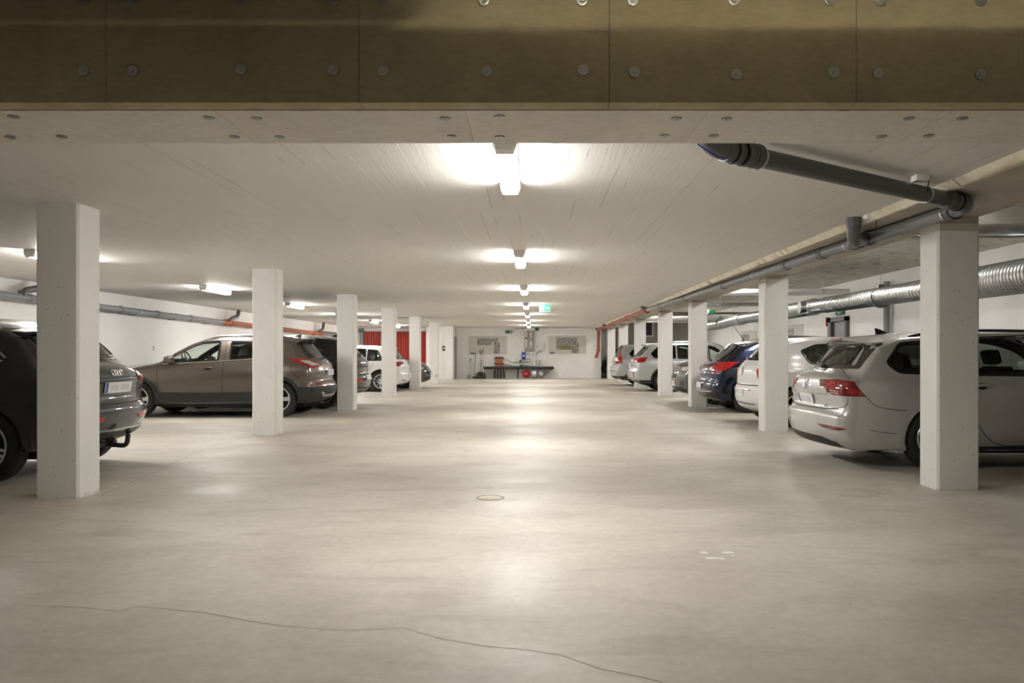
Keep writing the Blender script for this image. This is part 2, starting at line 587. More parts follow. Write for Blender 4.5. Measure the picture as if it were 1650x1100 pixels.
for px, py, w, h in [(1134, 890, 14, 3), (1146, 899, 22, 3), (1163, 900, 14, 2.5), (1172, 890, 20, 3.5), (1181, 895, 6, 2)]:
    c = fl(px, py)
    w2, h2 = w * c[1] / 1300 / 2, h * c[1] / 1300 * c[1] / 1.2 / 2
    n = 14
    r = random.Random(px)
    v = [(c[0] + w2 * cos(2 * pi * k / n) * r.uniform(0.75, 1.1), c[1] + h2 * sin(2 * pi * k / n) * r.uniform(0.75, 1.1), 0.0012) for k in range(n)]
    mb.add(v, [tuple(range(n))])
o = mb.build('paint_mark', M_DRIP, None, smooth=0)
tag(o, 'cluster of small white paint marks on the floor right of the drain', 'paint mark', kind='stuff')

# ---------------------------------------------------------------- lamps
def make_lamp():
    t = thing('ceiling_light', 'x', 'ceiling light')
    L = 1.24
    mb = MB().prism([(-0.062, 0.0), (-0.07, -0.03), (-0.055, -0.036), (0.055, -0.036), (0.07, -0.03), (0.062, 0.0)], 'y', 0.02, L - 0.02)
    mb.build('housing', M_LAMPBODY, t, smooth=0)
    sec = [(-0.066, -0.031), (-0.064, -0.06), (-0.05, -0.088), (0.05, -0.088), (0.064, -0.06), (0.066, -0.031)]
    MB().prism(sec, 'y', 0.03, L - 0.03).build('diffuser', M_DIFF, t, smooth=0)
    for y0, y1, dy in ((0.0, 0.03, 0.012), (L, L - 0.03, -0.012)):
        mb = MB()
        out = [(-0.07, 0.0), (-0.07, -0.05), (-0.052, -0.094), (0.052, -0.094), (0.07, -0.05), (0.07, 0.0)]
        v = [(x, y1, z) for x, z in out] + [(x * 0.95, y0, z * 0.8) for x, z in out]
        n = len(out)
        mb.add(v, [tuple(range(n)), tuple(range(2 * n - 1, n - 1, -1))] + [(i, i + n, (i + 1) % n + n, (i + 1) % n) for i in range(n)])
        mb.build('end_cap', M_LAMPBODY, t, smooth=0)
    return t
proto = make_lamp()
ords = ['nearest', 'second', 'third', 'fourth', 'fifth', 'sixth', 'farthest']
first = True
def put_lamp(x, y, z, label, group):
    global first
    o = proto if first else copy_tree(proto)
    first = False
    o.location = (x, y, z)
    tag(o, label, 'ceiling light', group)
    return o
for i in range(7):
    put_lamp(-0.16, 4.62 + 5.06 * i, CH, '%s lit strip light in the row over the middle of the aisle' % ords[i], 'strip lights over the aisle')
for i in range(6):
    put_lamp(-6.0, 9.61 + 5.06 * (i), CH, '%s lit strip light in the row over the cars on the left' % ords[i], 'strip lights over the left bays')
for i in range(6):
    put_lamp(5.0, 9.96 + 5.06 * i, CHR, 'strip light high over the right bays, %s of that row' % ords[i], 'strip lights over the right bays')
o = put_lamp(0.5, 0.2, 2.998, 'unseen dim strip light added before the boarded beam, above the frame of the photo', 'added strip light before the beam')  # unseen lamp added to light the face of the beam
for ch in o.children:
    if ch.name.startswith('diffuser'):
        ch.data = ch.data.copy()
        ch.data.materials[0] = diffuser_mat('added_dim_diffuser', (1.0, 0.9, 0.72), 22.0)
o = put_lamp(0.2, -3.3, 2.998, 'unseen strip light added near the entrance wall behind the viewpoint', 'added strip light by the entrance wall')  # unseen lamp added to brighten the zone in front of the beam
for ch in o.children:
    if ch.name.startswith('diffuser'):
        ch.data = ch.data.copy()
        ch.data.materials[0] = diffuser_mat('added_entrance_diffuser', (1.0, 0.85, 0.64), 5.0)
# unseen panel and box added under the ceiling before the beam; they cut the light on the beam into bands
struct('added_shade_panel', MB().box(-4.2, 4.2, -0.8, 2.9, 2.56, 2.60), M_WALL)
struct('added_shade_box', MB().box(-4.6, -0.22, 2.5, 2.7, 2.667, 2.998), M_STEEL)
# ---------------------------------------------------------------- drain pipes and ducts
def sleeve(mb, p, d, r, L=0.07, n=20):
    """socket collar on a pipe at p along d"""
    p, d = Vector(p), Vector(d).normalized()
    mb.tube([p - d * L / 2, p - d * L * 0.46, p + d * L * 0.46, p + d * L / 2], [r * 1.02, r * 1.16, r * 1.16, r * 1.02], n)
    mb.tube([p + d * L * 0.2, p + d * L * 0.38], [r * 1.24, r * 1.24], n)
def clamp(root, p, d, r, top, m=M_STEEL, name='pipe_clamp'):
    p, d = Vector(p), Vector(d).normalized()
    mb = MB()
    mb.tube([p - d * 0.012, p + d * 0.012], r * 1.06, 20)
    mb.tube([p + Vector((0, 0, r)), (p.x, p.y, top)], 0.006, 8)
    return mb.build(name, m, root)

# grey pipe crossing the aisle and turning along the right beam
R1 = 0.056
M_LONGPIPE = mat('slate_grey_plastic_pipe', (0.15, 0.155, 0.165), 0.38)
M_DULL = mat('dull_hanger_steel', (0.22, 0.22, 0.22), 0.55, 0.5)
zc = 2.335
t = thing('drain_pipe', 'dark grey drain pipe crossing under the ceiling and running along the right beam', 'drain pipe', (3.2, 6.2, zc))
off = Vector((3.2, 6.2, zc))
A = Vector((1.02, 4.50, 2.345)); B = Vector((3.16, 6.03, zc))
dAB = (B - A).normalized()
L = lambda p: Vector(p) - off
mb = MB().tube([L(A + dAB * 0.2), L(B - dAB * 0.02)], R1, 24)
mb.build('cross_pipe', M_GREYPIPE, t)
mb = MB()
el = fillet_path([A + Vector((-0.06, -0.03, 0.2)), A + Vector((-0.05, -0.02, 0.02)), A + dAB * 0.12], 0.10)
mb.tube([L(p) for p in el], R1 * 1.12, 20)
for s_, ll in ((0.10, 0.05), (0.17, 0.05), (0.26, 0.09), (0.33, 0.07)):
    sleeve(mb, L(A + dAB * s_), dAB, R1 * (1.02 if s_ < 0.2 else 1.08), ll)
mb.build('ceiling_elbow', M_GREYPIPE, t)
mb = MB()
for s_ in (0.135, 0.215, 0.30):
    p = L(A + dAB * s_)
    MB().tube([p - dAB * 0.006, p + dAB * 0.006], R1 * 1.27, 24).build('rubber_ring', M_RUBBER, t)
clamp(t, L(A + dAB * 0.375), dAB, R1 * 1.1, CH - zc)
clamp(t, L(B - dAB * 0.42), dAB, R1, CH - zc)
P0 = Vector((3.36, 6.26, zc)); P1 = Vector((3.02, 21.1, zc))
dL = (P1 - P0).normalized()
mb = MB()
mb.tube([L(p) for p in fillet_path([B - dAB * 0.10, B + dAB * 0.20, P0 + dL * 0.16], 0.16, 10)], R1 * 1.14, 20)
sleeve(mb, L(B - dAB * 0.12), dAB, R1 * 1.1, 0.09)
sleeve(mb, L(P0 + dL * 0.20), dL, R1 * 1.1, 0.09)
mb.build('corner_elbow', M_GREYPIPE, t)
mb = MB()
for p, d in ((B - dAB * 0.075, dAB), (B + dAB * 0.02, dAB), (P0 + dL * 0.14, dL)):
    MB().tube([L(p - d * 0.007), L(p + d * 0.007)], R1 * 1.3, 24).build('rubber_ring', M_RUBBER, t)
MB().tube([L(P0 + dL * 0.1), L(P1 - dL * 0.03)], R1, 24).build('long_pipe', M_LONGPIPE, t)
for s_ in (2.9, 4.1, 7.2, 10.2, 13.0):
    mb = MB()
    sleeve(mb, L(P0 + dL * s_), dL, R1 * 1.03, 0.10)
    mb.build('pipe_socket', M_LONGPIPE if s_ < 9 else M_GREYPIPE, t)
for s_ in (0.27, 2.2, 5.5, 8.6, 11.5, 14.3):
    clamp(t, L(P0 + dL * s_), dL, R1, 2.40 - zc)
# riser from the ceiling with a branch
q = P0 + dL * 1.80
mb = MB()
top = Vector((2.94, 7.38, CH + 0.02))
mb.tube([L(p) for p in fillet_path([top, Vector((2.95, 7.42, 2.235)), q + dL * 0.0], 0.12, 8)], R1 * 1.08, 20)
mb.tube([L(Vector((2.94, 7.38, 2.36))), L(Vector((2.94, 7.38, CH)))], R1 * 1.2, 20)
sleeve(mb, L(q + dL * 0.18), dL, R1 * 1.1, 0.16)
sleeve(mb, L(q - dL * 0.10), dL, R1 * 1.1, 0.10)
mb.build('riser_branch', M_GREYPIPE, t)
# blue string round the elbow
mb = MB().tube([L(A + Vector(p)) for p in [(-0.105, -0.10, 0.06), (-0.11, -0.07, 0.0), (-0.05, -0.07, -0.04), (0.0, -0.05, -0.062), (0.04, -0.05, -0.07)]], 0.0045, 6)
mb.build('blue_string', mat('blue_string', (0.01, 0.03, 0.30), 0.6), t)

# rust orange continuation to the downpipe by the back wall
t = thing('drain_pipe', 'rust orange drain pipe running along the right beam and down beside the back wall', 'drain pipe', (3.0, 21.1, zc))
off = Vector((3.0, 21.1, zc))
Q0, Q1 = P1, Vector((3.10, 37.9, zc - 0.03))
dQ = (Q1 - Q0).normalized()
path = fillet_path([Q0 + dQ * 0.02, Q1, Vector((3.10, 37.95, 1.30)), Vector((2.98, 37.95, 0.98))], 0.12, 8)
MB().tube([p - off for p in path], 0.066, 24).build('orange_pipe', M_DORANGE, t)
for s_ in (0.11, 4.6, 9.5, 14.0):
    mb = MB()
    sleeve(mb, Q0 + dQ * s_ - off, dQ, 0.07, 0.16)
    mb.build('pipe_socket', M_DORANGE, t)
for s_ in (2.0, 7.0, 12.0):
    clamp(t, Q0 + dQ * s_ - off, dQ, 0.066, 2.40 - zc)
mb = MB()
sleeve(mb, Vector((3.10, 37.95, 1.35)) - off, (0, 0, 1), 0.07, 0.14)
mb.build('pipe_socket', M_DORANGE, t)
for s_ in (0.25, 12.6):
    p = Q0 + dQ * s_ - off
    mb = MB().tube([p + Vector((-0.03, 0, 0.0)), p + Vector((-0.10, 0.03, 0.05)), p + Vector((-0.11, 0.03, 0.11))], 0.06, 16)
    mb.build('grey_riser', M_GREYPIPE, t)

# junction boxes beside the pipes
for (x, y, lab) in ((3.02, 7.22, 'small white junction box on the ceiling next to the grey riser'), (2.70, 5.62, 'small white junction box on the ceiling behind the crossing grey pipe')):
    t = thing('junction_box', lab, 'junction box', (x, y, CH), 0, 'junction boxes on the ceiling')
    MB().box(-0.045, 0.045, -0.045, 0.045, -0.042, 0.0, 0.004).build('box_body', M_WPLAST, t)
    MB().tube(fillet_path([(0.04, 0, -0.02), (0.06, 0.0, -0.03), (0.07, 0.04, -0.11)], 0.02), 0.004, 8).build('cable', M_BLACK, t)

# pipe on the left wall, grey then orange
xw = -8.48
t = thing('drain_pipe', 'drain pipe along the left wall, grey at the near end and orange beyond', 'drain pipe', (xw, 22.0, 2.05))
off = Vector((xw, 22.0, 2.05))
S = [Vector((xw, 9.0, 2.165)), Vector((xw, 22.1, 2.055)), Vector((xw, 32.6, 1.985))]
dS = (S[1] - S[0]).normalized()
MB().tube([S[0] - off, S[1] - off], 0.062, 20).build('grey_pipe', M_MIDPIPE, t)
MB().tube([S[1] - off, S[2] - off], 0.066, 20).build('orange_pipe', M_ORANGE, t)
for y in (13.6, 16.6, 18.2, 20.0):
    mb = MB()
    sleeve(mb, S[0] + dS * (y - 9) - off, dS, 0.063, 0.10)
    mb.build('pipe_socket', M_MIDPIPE, t)
for y in (22.3, 22.7, 31.2, 32.3):
    mb = MB()
    sleeve(mb, S[0] + dS * (y - 9) - off, dS, 0.07, 0.16)
    mb.build('pipe_socket', M_ORANGE, t)
for y, up in ((13.4, 0.06), (22.6, 0.03), (32.0, 0.03)):
    p = S[0] + dS * (y - 9)
    pa = fillet_path([p, p + Vector((0.02, 0.05, 0.12)), p + Vector((0.06, 0.45, 0.20)), p + Vector((0.06, 0.55, CH - p.z))], 0.12, 8)
    mb = MB().tube([a - off for a in pa], 0.055, 16)
    sleeve(mb, pa[0] + Vector((0, 0.01, 0.06)) - off, (0, 0.3, 1), 0.058, 0.08)
    mb.build('riser_bend', M_GREYPIPE, t)
for y in (11, 15.2, 17.4, 19.2, 21.2, 24.5, 27, 29.5):
    p = S[0] + dS * (y - 9) - off
    mb = MB().tube([p - dS * 0.012, p + dS * 0.012], 0.069, 18).box(p.x - 0.19, p.x - 0.02, p.y - 0.01, p.y + 0.01, p.z - 0.085, p.z - 0.062)
    mb.build('pipe_bracket', M_STEEL, t, smooth=30)

# ventilation duct along the right bays
t = thing('ventilation_duct', 'large silver spiral ventilation duct hanging over the right bays', 'ventilation duct', (6.3, 16.0, 2.2))
off = Vector((6.3, 16.0, 2.2))
def duct(p0, p1, r, pitch, name, ridge=0.010):
    p0, p1 = Vector(p0), Vector(p1)
    n = max(2, int((p1 - p0).length / pitch))
    pts, rs = [], []
    for i in range(n):
        for f, k in ((0.0, 0), (0.62, 0), (0.72, 1), (0.88, 1)):
            pts.append(p0.lerp(p1, (i + f) / n) - off)
            rs.append(r + ridge * k)
    pts.append(p1 - off)
    rs.append(r)
    return MB().tube(pts, rs, 40).build(name, M_STEEL, t, smooth=25)
duct((6.3, 4.6, 2.185), (6.3, 12.2, 2.195), 0.215, 0.075, 'flexible_duct', 0.012)
MB().tube([Vector((6.3, 12.2, 2.2)) - off, Vector((6.3, 12.6, 2.215)) - off], [0.215, 0.165], 40).build('duct_reducer', M_STEEL, t)
duct((6.3, 12.6, 2.22), (6.3, 16.6, 2.23), 0.162, 0.11, 'spiral_duct', 0.005)
MB().tube([Vector((6.3, 16.6, 2.23)) - off, Vector((6.3, 18.0, 2.235)) - off], 0.160, 40).build('smooth_duct', M_STEEL, t)
for y in (16.7, 17.0, 17.25, 18.0):
    mb = MB().tube([Vector((6.3, y - 0.03, 2.235)) - off, Vector((6.3, y + 0.03, 2.235)) - off], 0.172, 40)
    mb.build('duct_joint_band', M_STEEL, t)
mb = MB()
mb.tube([Vector((6.3, 18.0, 2.235)) - off, Vector((6.3, 18.25, 2.235)) - off], 0.19, 32)
mb.tube([Vector((6.3, 18.15, 2.235)) - off, Vector((6.02, 18.15, 2.235)) - off], 0.12, 28)
mb.tube([Vector((6.05, 18.15, 2.235)) - off, Vector((6.0, 18.15, 2.235)) - off], 0.13, 28)
mb.build('duct_tee', M_STEEL, t)
duct((6.3, 18.25, 2.235), (6.3, 20.6, 2.22), 0.175, 0.09, 'foil_wrapped_duct', 0.006)
duct((6.3, 20.6, 2.23), (6.3, 24.4, 2.23), 0.150, 0.12, 'spiral_duct', 0.004)
MB().tube([p - off for p in fillet_path([Vector((6.3, 24.3, 2.23)), Vector((6.3, 25.2, 2.23)), Vector((6.3, 27.2, 2.16)), Vector((6.3, 29.6, 2.16))], 0.4)], 0.165, 32).build('duct_bend', M_STEEL, t)
mb = MB()
mb.tube([Vector((6.3, 24.2, 2.23)) - off, Vector((6.3, 24.7, 2.23)) - off], 0.185, 32)
mb.build('duct_tee', M_STEEL, t)
for y in (6, 9.5, 14.6, 20.8, 27):
    mb = MB()
    rr_ = 0.232 if y < 12 else 0.186
    mb.tube([Vector((6.3, y, 2.2 + rr_)) - off, Vector((6.3, y, CHR)) - off], 0.004, 8)
    mb.tube([Vector((6.3, y - 0.02, 2.205)) - off, Vector((6.3, y + 0.02, 2.205)) - off], rr_, 32)
    mb.box(-0.05, 0.05, y - 0.03 - off.y, y + 0.03 - off.y, rr_, rr_ + 0.06)
    mb.build('duct_hanger', M_DULL, t, smooth=30)

# pipes crossing the right bays high up
M_INSUL = speckled('white_pipe_insulation', (0.9, 0.9, 0.89), 0.45, 0.03, 10)
def cross(x0, x1, y, z, r, m, label, name='ceiling_pipe', bands=3):
    t = thing(name, label, 'ceiling pipe', (x0, y, z), 0)
    MB().tube([(0, 0, 0), (x1 - x0, 0, 0)], r, 20).build('pipe_run', m, t)
    for i in range(bands):
        x = (x1 - x0) * (i + 0.5) / bands
        mb = MB().tube([(x - 0.012, 0, 0), (x + 0.012, 0, 0)], r * 1.08, 20).tube([(x, 0, r), (x, 0, CHR - z)], 0.006, 8)
        mb.build('pipe_clamp', M_STEEL, t)
    return t
cross(3.95, 8.49, 9.9, 2.715, 0.075, M_STEEL, 'dull steel pipe crossing behind the nearest right pillar just below the beam')
cross(3.95, 8.49, 9.75, 2.605, 0.014, M_STEEL, 'thin steel conduit below the dull steel pipe behind the nearest right pillar')
cross(4.1, 8.2, 20.9, 2.80, 0.07, M_INSUL, 'white insulated pipe crossing high above the ventilation duct tee')
cross(4.1, 8.4, 23.4, 2.92, 0.05, M_INSUL, 'thin white pipe crossing behind the insulated pipe above the duct')
cross(3.95, 8.4, 26.5, 2.80, 0.06, M_STEEL, 'grey pipe crossing above the dark blue hatchback')
cross(3.95, 8.4, 28.6, 2.62, 0.035, M_GREYPIPE, 'dark grey pipe crossing under the grey pipe, above the dark blue hatchback')
cross(3.95, 8.4, 30.5, 2.52, 0.08, M_INSUL, 'white insulated pipe crossing above the silver wagon with a tow hook')
t = cross(3.95, 8.4, 33.2, 2.50, 0.05, M_STEEL, 'thin bright pipe crossing far back above the silver wagons')
# insulated valve with green mark hanging near the third pillar
t = thing('hanging_pipe', 'white insulated pipe end with a green marker next to the third right pillar', 'pipe valve', (5.62, 26.2, 2.62))
MB().tube(fillet_path([(-0.14, 0, 0.16), (-0.12, 0, 0.0), (0.1, 0, -0.08)], 0.1), 0.075, 20).build('insulated_bend', M_INSUL, t)
MB().tube([(-0.13, 0, 0.08), (-0.13, 0, CHR - 2.62)], 0.006, 8).build('hanger_rod', M_STEEL, t)
MB().box(0.12, 0.30, -0.06, 0.06, -0.13, -0.02, 0.01).build('pipe_marker', mat('green_pipe_marker', (0.0, 0.19, 0.07), 0.5), t)

# grey downpipe on the right wall
t = thing('downpipe', 'grey downpipe on the right wall rising behind the silver estate car', 'downpipe', (8.38, 19.1, 0.0))
MB().tube([(0, 0, 0.0), (0, 0, 2.05), (0, 0, 2.9)], 0.072, 20).build('pipe_run', M_MIDPIPE, t)
mb = MB()
sleeve(mb, (0, 0, 1.62), (0, 0, 1), 0.074, 0.12)
mb.build('pipe_socket', M_MIDPIPE, t)
MB().box(0.10, 0.12, -0.02, 0.12, 0.0, 2.9).build('wall_rail', M_WPLAST, t)

# ---------------------------------------------------------------- doors, signs, plans
M_DOORG = speckled('grey_painted_steel_door', (0.27, 0.28, 0.285), 0.4, 0.04, 2)
M_FRAMEG = mat('dark_grey_door_frame', (0.12, 0.125, 0.13), 0.45)
d = struct('door_1', MB().box(BXR - 0.03, BXR, 21.75, 22.75, 0, 2.08), M_DOORG)
mb = MB().box(BXR - 0.10, BXR + 0.001, 21.62, 21.75, 0, 2.20).box(BXR - 0.10, BXR + 0.001, 22.75, 22.98, 0, 2.20).box(BXR - 0.10, BXR + 0.001, 21.62, 22.98, 2.08, 2.20)
mb.build('door_frame', M_FRAMEG, d, smooth=0)
MB().box(BXR - 0.045, BXR - 0.03, 22.63, 22.75, 0, 2.08).build('door_edge', M_BLACK, d, smooth=0)
MB().tube(fillet_path([(BXR - 0.03, 22.55, 1.02), (BXR - 0.09, 22.55, 1.02), (BXR - 0.09, 22.42, 1.02)], 0.02), 0.011, 8).build('door_handle', M_BRIGHT, d)

M_GREENSIGN = mat('dark_green_exit_sign', (0.005, 0.10, 0.05), 0.4)
M_SIGNW = mat('sign_white', (0.85, 0.86, 0.85), 0.5)
def runner(mb, M, s, flip=1):
    """white running figure and doorway, drawn in sign units (height 1)"""
    def P(pts): mb.prism([(x * s * flip, y * s) for x, y in pts], 'z', 0, 0.003, M)
    n = 14
    P([(0.30 + 0.085 * cos(2 * pi * k / n), 0.30 + 0.085 * sin(2 * pi * k / n)) for k in range(n)])
    P([(0.02, 0.18), (0.22, 0.20), (0.20, -0.10), (0.05, -0.10)])
    P([(0.05, -0.10), (0.20, -0.10), (0.33, -0.22), (0.26, -0.40), (0.18, -0.37), (0.22, -0.24)])
    P([(0.05, -0.10), (0.13, -0.10), (0.02, -0.30), (-0.18, -0.32), (-0.18, -0.25), (-0.03, -0.23)])
    P([(0.20, 0.18), (0.22, 0.10), (0.42, 0.04), (0.43, 0.11)])
    P([(0.02, 0.18), (0.06, 0.08), (-0.14, 0.0), (-0.17, 0.07)])
def arrow(mb, M, s, cx, flip=1):
    def P(pts): mb.prism([((cx + x * flip) * s, y * s) for x, y in pts], 'z', 0, 0.003, M)
    P([(-0.30, 0.06), (-0.30, -0.06), (0.05, -0.06), (0.05, 0.06)])
    P([(0.02, 0.22), (0.34, 0.0), (0.02, -0.22)])
def doorway(mb, M, s, cx):
    def P(pts): mb.prism([((cx + x) * s, y * s) for x, y in pts], 'z', 0, 0.003, M)
    P([(-0.22, 0.40), (0.22, 0.40), (0.22, 0.33), (-0.22, 0.33)])
    P([(-0.22, 0.33), (-0.15, 0.33), (-0.15, -0.40), (-0.22, -0.40)])
    P([(0.15, 0.33), (0.22, 0.33), (0.22, -0.40), (0.15, -0.40)])
FACE = Matrix(((1, 0, 0, 0), (0, 0, -1, 0), (0, 1, 0, 0), (0, 0, 0, 1)))   # local x right, y up, z toward the camera

# lit exit sign under the ceiling
t = thing('exit_sign', 'lit green and white exit sign hanging from the ceiling above the aisle', 'exit sign', (0.315, 20.3, CH))
MB().box(-0.14, 0.14, -0.02, 0.02, -0.20, 0.0, 0.004).build('sign_box', M_WPLAST, t)
gm = mat('lit_green_sign_face', (0.05, 0.42, 0.24), 0.5, emit=(0.03, 0.12, 0.07), estr=0.7)
wm = mat('lit_white_sign_mark', (0.9, 0.95, 0.92), 0.5, emit=(0.16, 0.18, 0.17), estr=0.7)
M = Matrix.Translation((0, -0.021, -0.10)) @ FACE
MB().box(-0.13, 0.13, -0.09, 0.09, 0, 0.003, 0, M).build('sign_face', gm, t, smooth=0)
mb = MB()
M2 = M @ Matrix.Translation((-0.075, 0, 0.003))
runner(mb, M2, 0.17)
doorway(mb, M2, 0.20, -0.02)
arrow(mb, M @ Matrix.Translation((0.07, -0.005, 0.003)), 0.15, 0.0)
mb.build('sign_pictogram', wm, t, smooth=0)

# unlit exit sign on the back wall
def BW(px, py, Y=39.0):
    return ((px - 858) * Y / 1300, 1.2 + (569 - py) * Y / 1300)
x, z = BW(819.5, 534.5)
t = thing('exit_sign', 'dark green exit sign with an arrow high on the back wall', 'exit sign', (x, 38.99, z))
MB().box(-0.16, 0.16, -0.03, 0.0, -0.075, 0.075, 0.003).build('sign_box', M_GREENSIGN, t)
mb = MB()
M = Matrix.Translation((0.08, -0.031, 0)) @ FACE
runner(mb, M, 0.13); doorway(mb, M, 0.14, 0.1)
arrow(mb, Matrix.Translation((-0.07, -0.031, 0)) @ FACE, 0.13, 0.0, -1)
mb.build('sign_pictogram', M_SIGNW, t, smooth=0)
MB().tube([(0.16, -0.01, -0.04), (0.22, -0.01, 0.0), (0.25, -0.01, 0.15), (1.0, -0.01, 0.155)], 0.008, 6).build('cable', M_BLACK, t)

# exit sign and extinguisher sign by the right-hand door
RFACE = Matrix(((0, 0, -1, 0), (-1, 0, 0, 0), (0, 1, 0, 0), (0, 0, 0, 1)))   # on the right wall: local z into the room
t = thing('exit_sign', 'green exit sign above the grey door on the right wall', 'exit sign', (BXR, 22.25, 2.36))
MB().box(-0.04, 0.0, -0.30, 0.30, -0.10, 0.10, 0.004).build('sign_box', M_GREENSIGN, t)
mb = MB()
runner(mb, Matrix.Translation((-0.041, 0.10, 0)) @ RFACE, 0.18)
doorway(mb, Matrix.Translation((-0.041, 0.0, 0)) @ RFACE, 0.2, 0.0)
mb.build('sign_pictogram', M_SIGNW, t, smooth=0)
x, y = 8.22, 23.05
t = thing('extinguisher_sign', 'small red and white flag sign sticking out beside the grey door', 'sign', (8.5, 23.1, 2.11))
mr = mat('sign_red', (0.38, 0.03, 0.03), 0.5)
MB().box(-0.10, 0.0, -0.004, 0.004, -0.14, 0.12).build('sign_plate', mr, t, smooth=0)
MB().box(-0.055, -0.035, -0.006, 0.006, -0.13, 0.11).build('sign_stripe', M_SIGNW, t, smooth=0)

# floor plan boards
M_PLANBG = mat('plan_board_grey', (0.60, 0.585, 0.54), 0.5)
def plan_mat():
    m = mat('plan_print', (0.4, 0.4, 0.38), 0.6)
    k = NT(m)
    v = k.coords((1, 1, 1))
    br = k.new('ShaderNodeTexVoronoi', distance='MANHATTAN', feature='DISTANCE_TO_EDGE') if False else k.new('ShaderNodeTexVoronoi')
    br.distance = 'CHEBYCHEV'
    br.inputs['Scale'].default_value = 11.0
    k.link(v, br.inputs['Vector'])
    n = k.noise(v, 32, 3, 0.7)
    c = k.ramp(br.outputs['Distance'], [(0.28, (0.46, 0.45, 0.42)), (0.38, (0.03, 0.03, 0.03)), (0.60, (0.30, 0.29, 0.27))])
    c = k.mix(k.ramp(n, [(0.50, (0,) * 3), (0.56, (1,) * 3)]), c, (0.44, 0.43, 0.39))
    k.color(c)
    return m
M_PLAN = plan_mat()
M_PLANG = speckled('plan_green_court', (0.26, 0.25, 0.13), 0.6, 0.1, 12)
def plan_board(px0, py0, px1, py1, blocks, green, key, label):
    x0, z1 = BW(px0, py0); x1, z0 = BW(px1, py1)
    t = thing('floor_plan_board', label, 'floor plan board', (x0, 38.995, z0), 0, 'floor plan boards on the back wall')
    w, h = x1 - x0, z1 - z0
    MB().box(0, w, -0.015, 0.0, 0, h).build('board', M_PLANBG, t, smooth=0)
    e = 0.012
    MB().box(0, w, -0.02, -0.013, 0, e).box(0, w, -0.02, -0.013, h - e, h).box(0, e, -0.02, -0.013, e, h - e).box(w - e, w, -0.02, -0.013, e, h - e).build('board_edge', M_WPLAST, t, smooth=0)
    mb = MB()
    for (a, b, c_, d_) in blocks:
        mb.box(a * w, c_ * w, -0.0175, -0.015, (1 - d_) * h, (1 - b) * h)
    mb.build('printed_plan', M_PLAN, t, smooth=0)
    if green:
        a, b, c_, d_ = green
        MB().box(a * w, c_ * w, -0.019, -0.0175, (1 - d_) * h, (1 - b) * h).build('printed_court', M_PLANG, t, smooth=0)
    a, b, c_, d_ = key
    mb = MB()
    for k in range(3):
        zz = (1 - b) * h - (d_ - b) * h * (k + 0.5) / 3
        mb.box(a * w, c_ * w, -0.0165, -0.015, zz - 0.012, zz + 0.012)
    mb.build('printed_key', mat('print_dark', (0.12, 0.12, 0.11), 0.6), t, smooth=0)
plan_board(755, 541, 817.5, 571, [(0.22, 0.12, 0.76, 0.34), (0.22, 0.34, 0.60, 0.50), (0.65, 0.34, 0.81, 0.94)], None, (0.05, 0.90, 0.17, 0.99), 'pale floor plan board behind the broom and shovel on the back wall')
plan_board(883, 540.5, 945, 570.5, [(0.21, 0.10, 0.76, 0.40), (0.21, 0.40, 0.62, 0.76), (0.62, 0.40, 0.80, 0.94)], (0.30, 0.52, 0.58, 0.76), (0.05, 0.88, 0.17, 0.97), 'pale floor plan board with green court, right of the heating pipes')
for (y0, y1, z0, z1, lab) in ((25.3, 27.3, 1.2, 2.12, 'faint floor plan poster on the right wall nearer the grey door'), (30.6, 32.8, 1.15, 2.08, 'faint floor plan poster on the right wall above the dark blue hatchback')):
    t = thing('floor_plan_board', lab, 'floor plan board', (BXR, y0, z0), 0, 'floor plan posters on the right wall')
    MB().box(-0.012, 0, 0, y1 - y0, 0, z1 - z0).build('board', M_PLANBG, t, smooth=0)
    MB().box(-0.015, -0.012, (y1 - y0) * 0.45, (y1 - y0) * 0.92, (z1 - z0) * 0.3, (z1 - z0) * 0.86).build('printed_plan', M_PLAN, t, smooth=0)

# bay number on the left wall, push button box on the left end wall
x, y, z = BXL, 18.45, 1.31
t = thing('bay_number', 'small white bay number plate reading 21 on the left wall', 'number sign', (x, y, z))
MB().box(0, 0.004, -0.13, 0.13, -0.08, 0.08).build('sign_plate', M_WALL, t, smooth=0)
LFACE = Matrix(((0, 0, 1, 0), (1, 0, 0, 0), (0, 1, 0, 0), (0, 0, 0, 1)))
text_obj('sign_number', '21', 0.135, mat('sign_black', (0.02, 0.02, 0.02), 0.5), t, Matrix.Translation((0.005, 0, 0)) @ LFACE, 0.001)
x, z = BW(716, 561, 37.7)
t = thing('button_box', 'small black button box on the white wall past the last left pillars', 'button box', (x, 37.7, z))
MB().box(-0.085, 0.085, -0.06, 0, -0.11, 0.11, 0.006).build('box_body', M_BLACK, t)
MB().lathe([(0, 0.02), (0.035, 0.02), (0.04, 0.0)], 16, Matrix.Translation((0, -0.06, 0)) @ Matrix.Rotation(pi / 2, 4, 'X')).build('push_button', M_WPLAST, t)
x, z = BW(716, 598, 37.7)
t = thing('wall_socket', 'small pale socket low on the front of the sixth left pillar', 'socket', (-3.82, 32.1, 0.29))
MB().box(-0.05, 0.05, -0.03, 0.0, -0.07, 0.07, 0.004).build('socket_plate', mat('grey_socket', (0.55, 0.55, 0.53), 0.5), t)

# vent window on the left wall beyond the black SUV
o = struct('window_1', MB().box(BXL, BXL + 0.03, 32.8, 35.6, 1.72, 2.12), M_FRAMEG)
MB().box(BXL + 0.03, BXL + 0.04, 32.95, 35.45, 1.80, 2.04).build('window_pane', M_MIDPIPE, o, smooth=0)

# open door edge at the recess left of the back wall
o = struct('door_2', MB().box(-3.72, -3.66, 38.35, 38.95, 0.0, 1.98), M_DOORG)

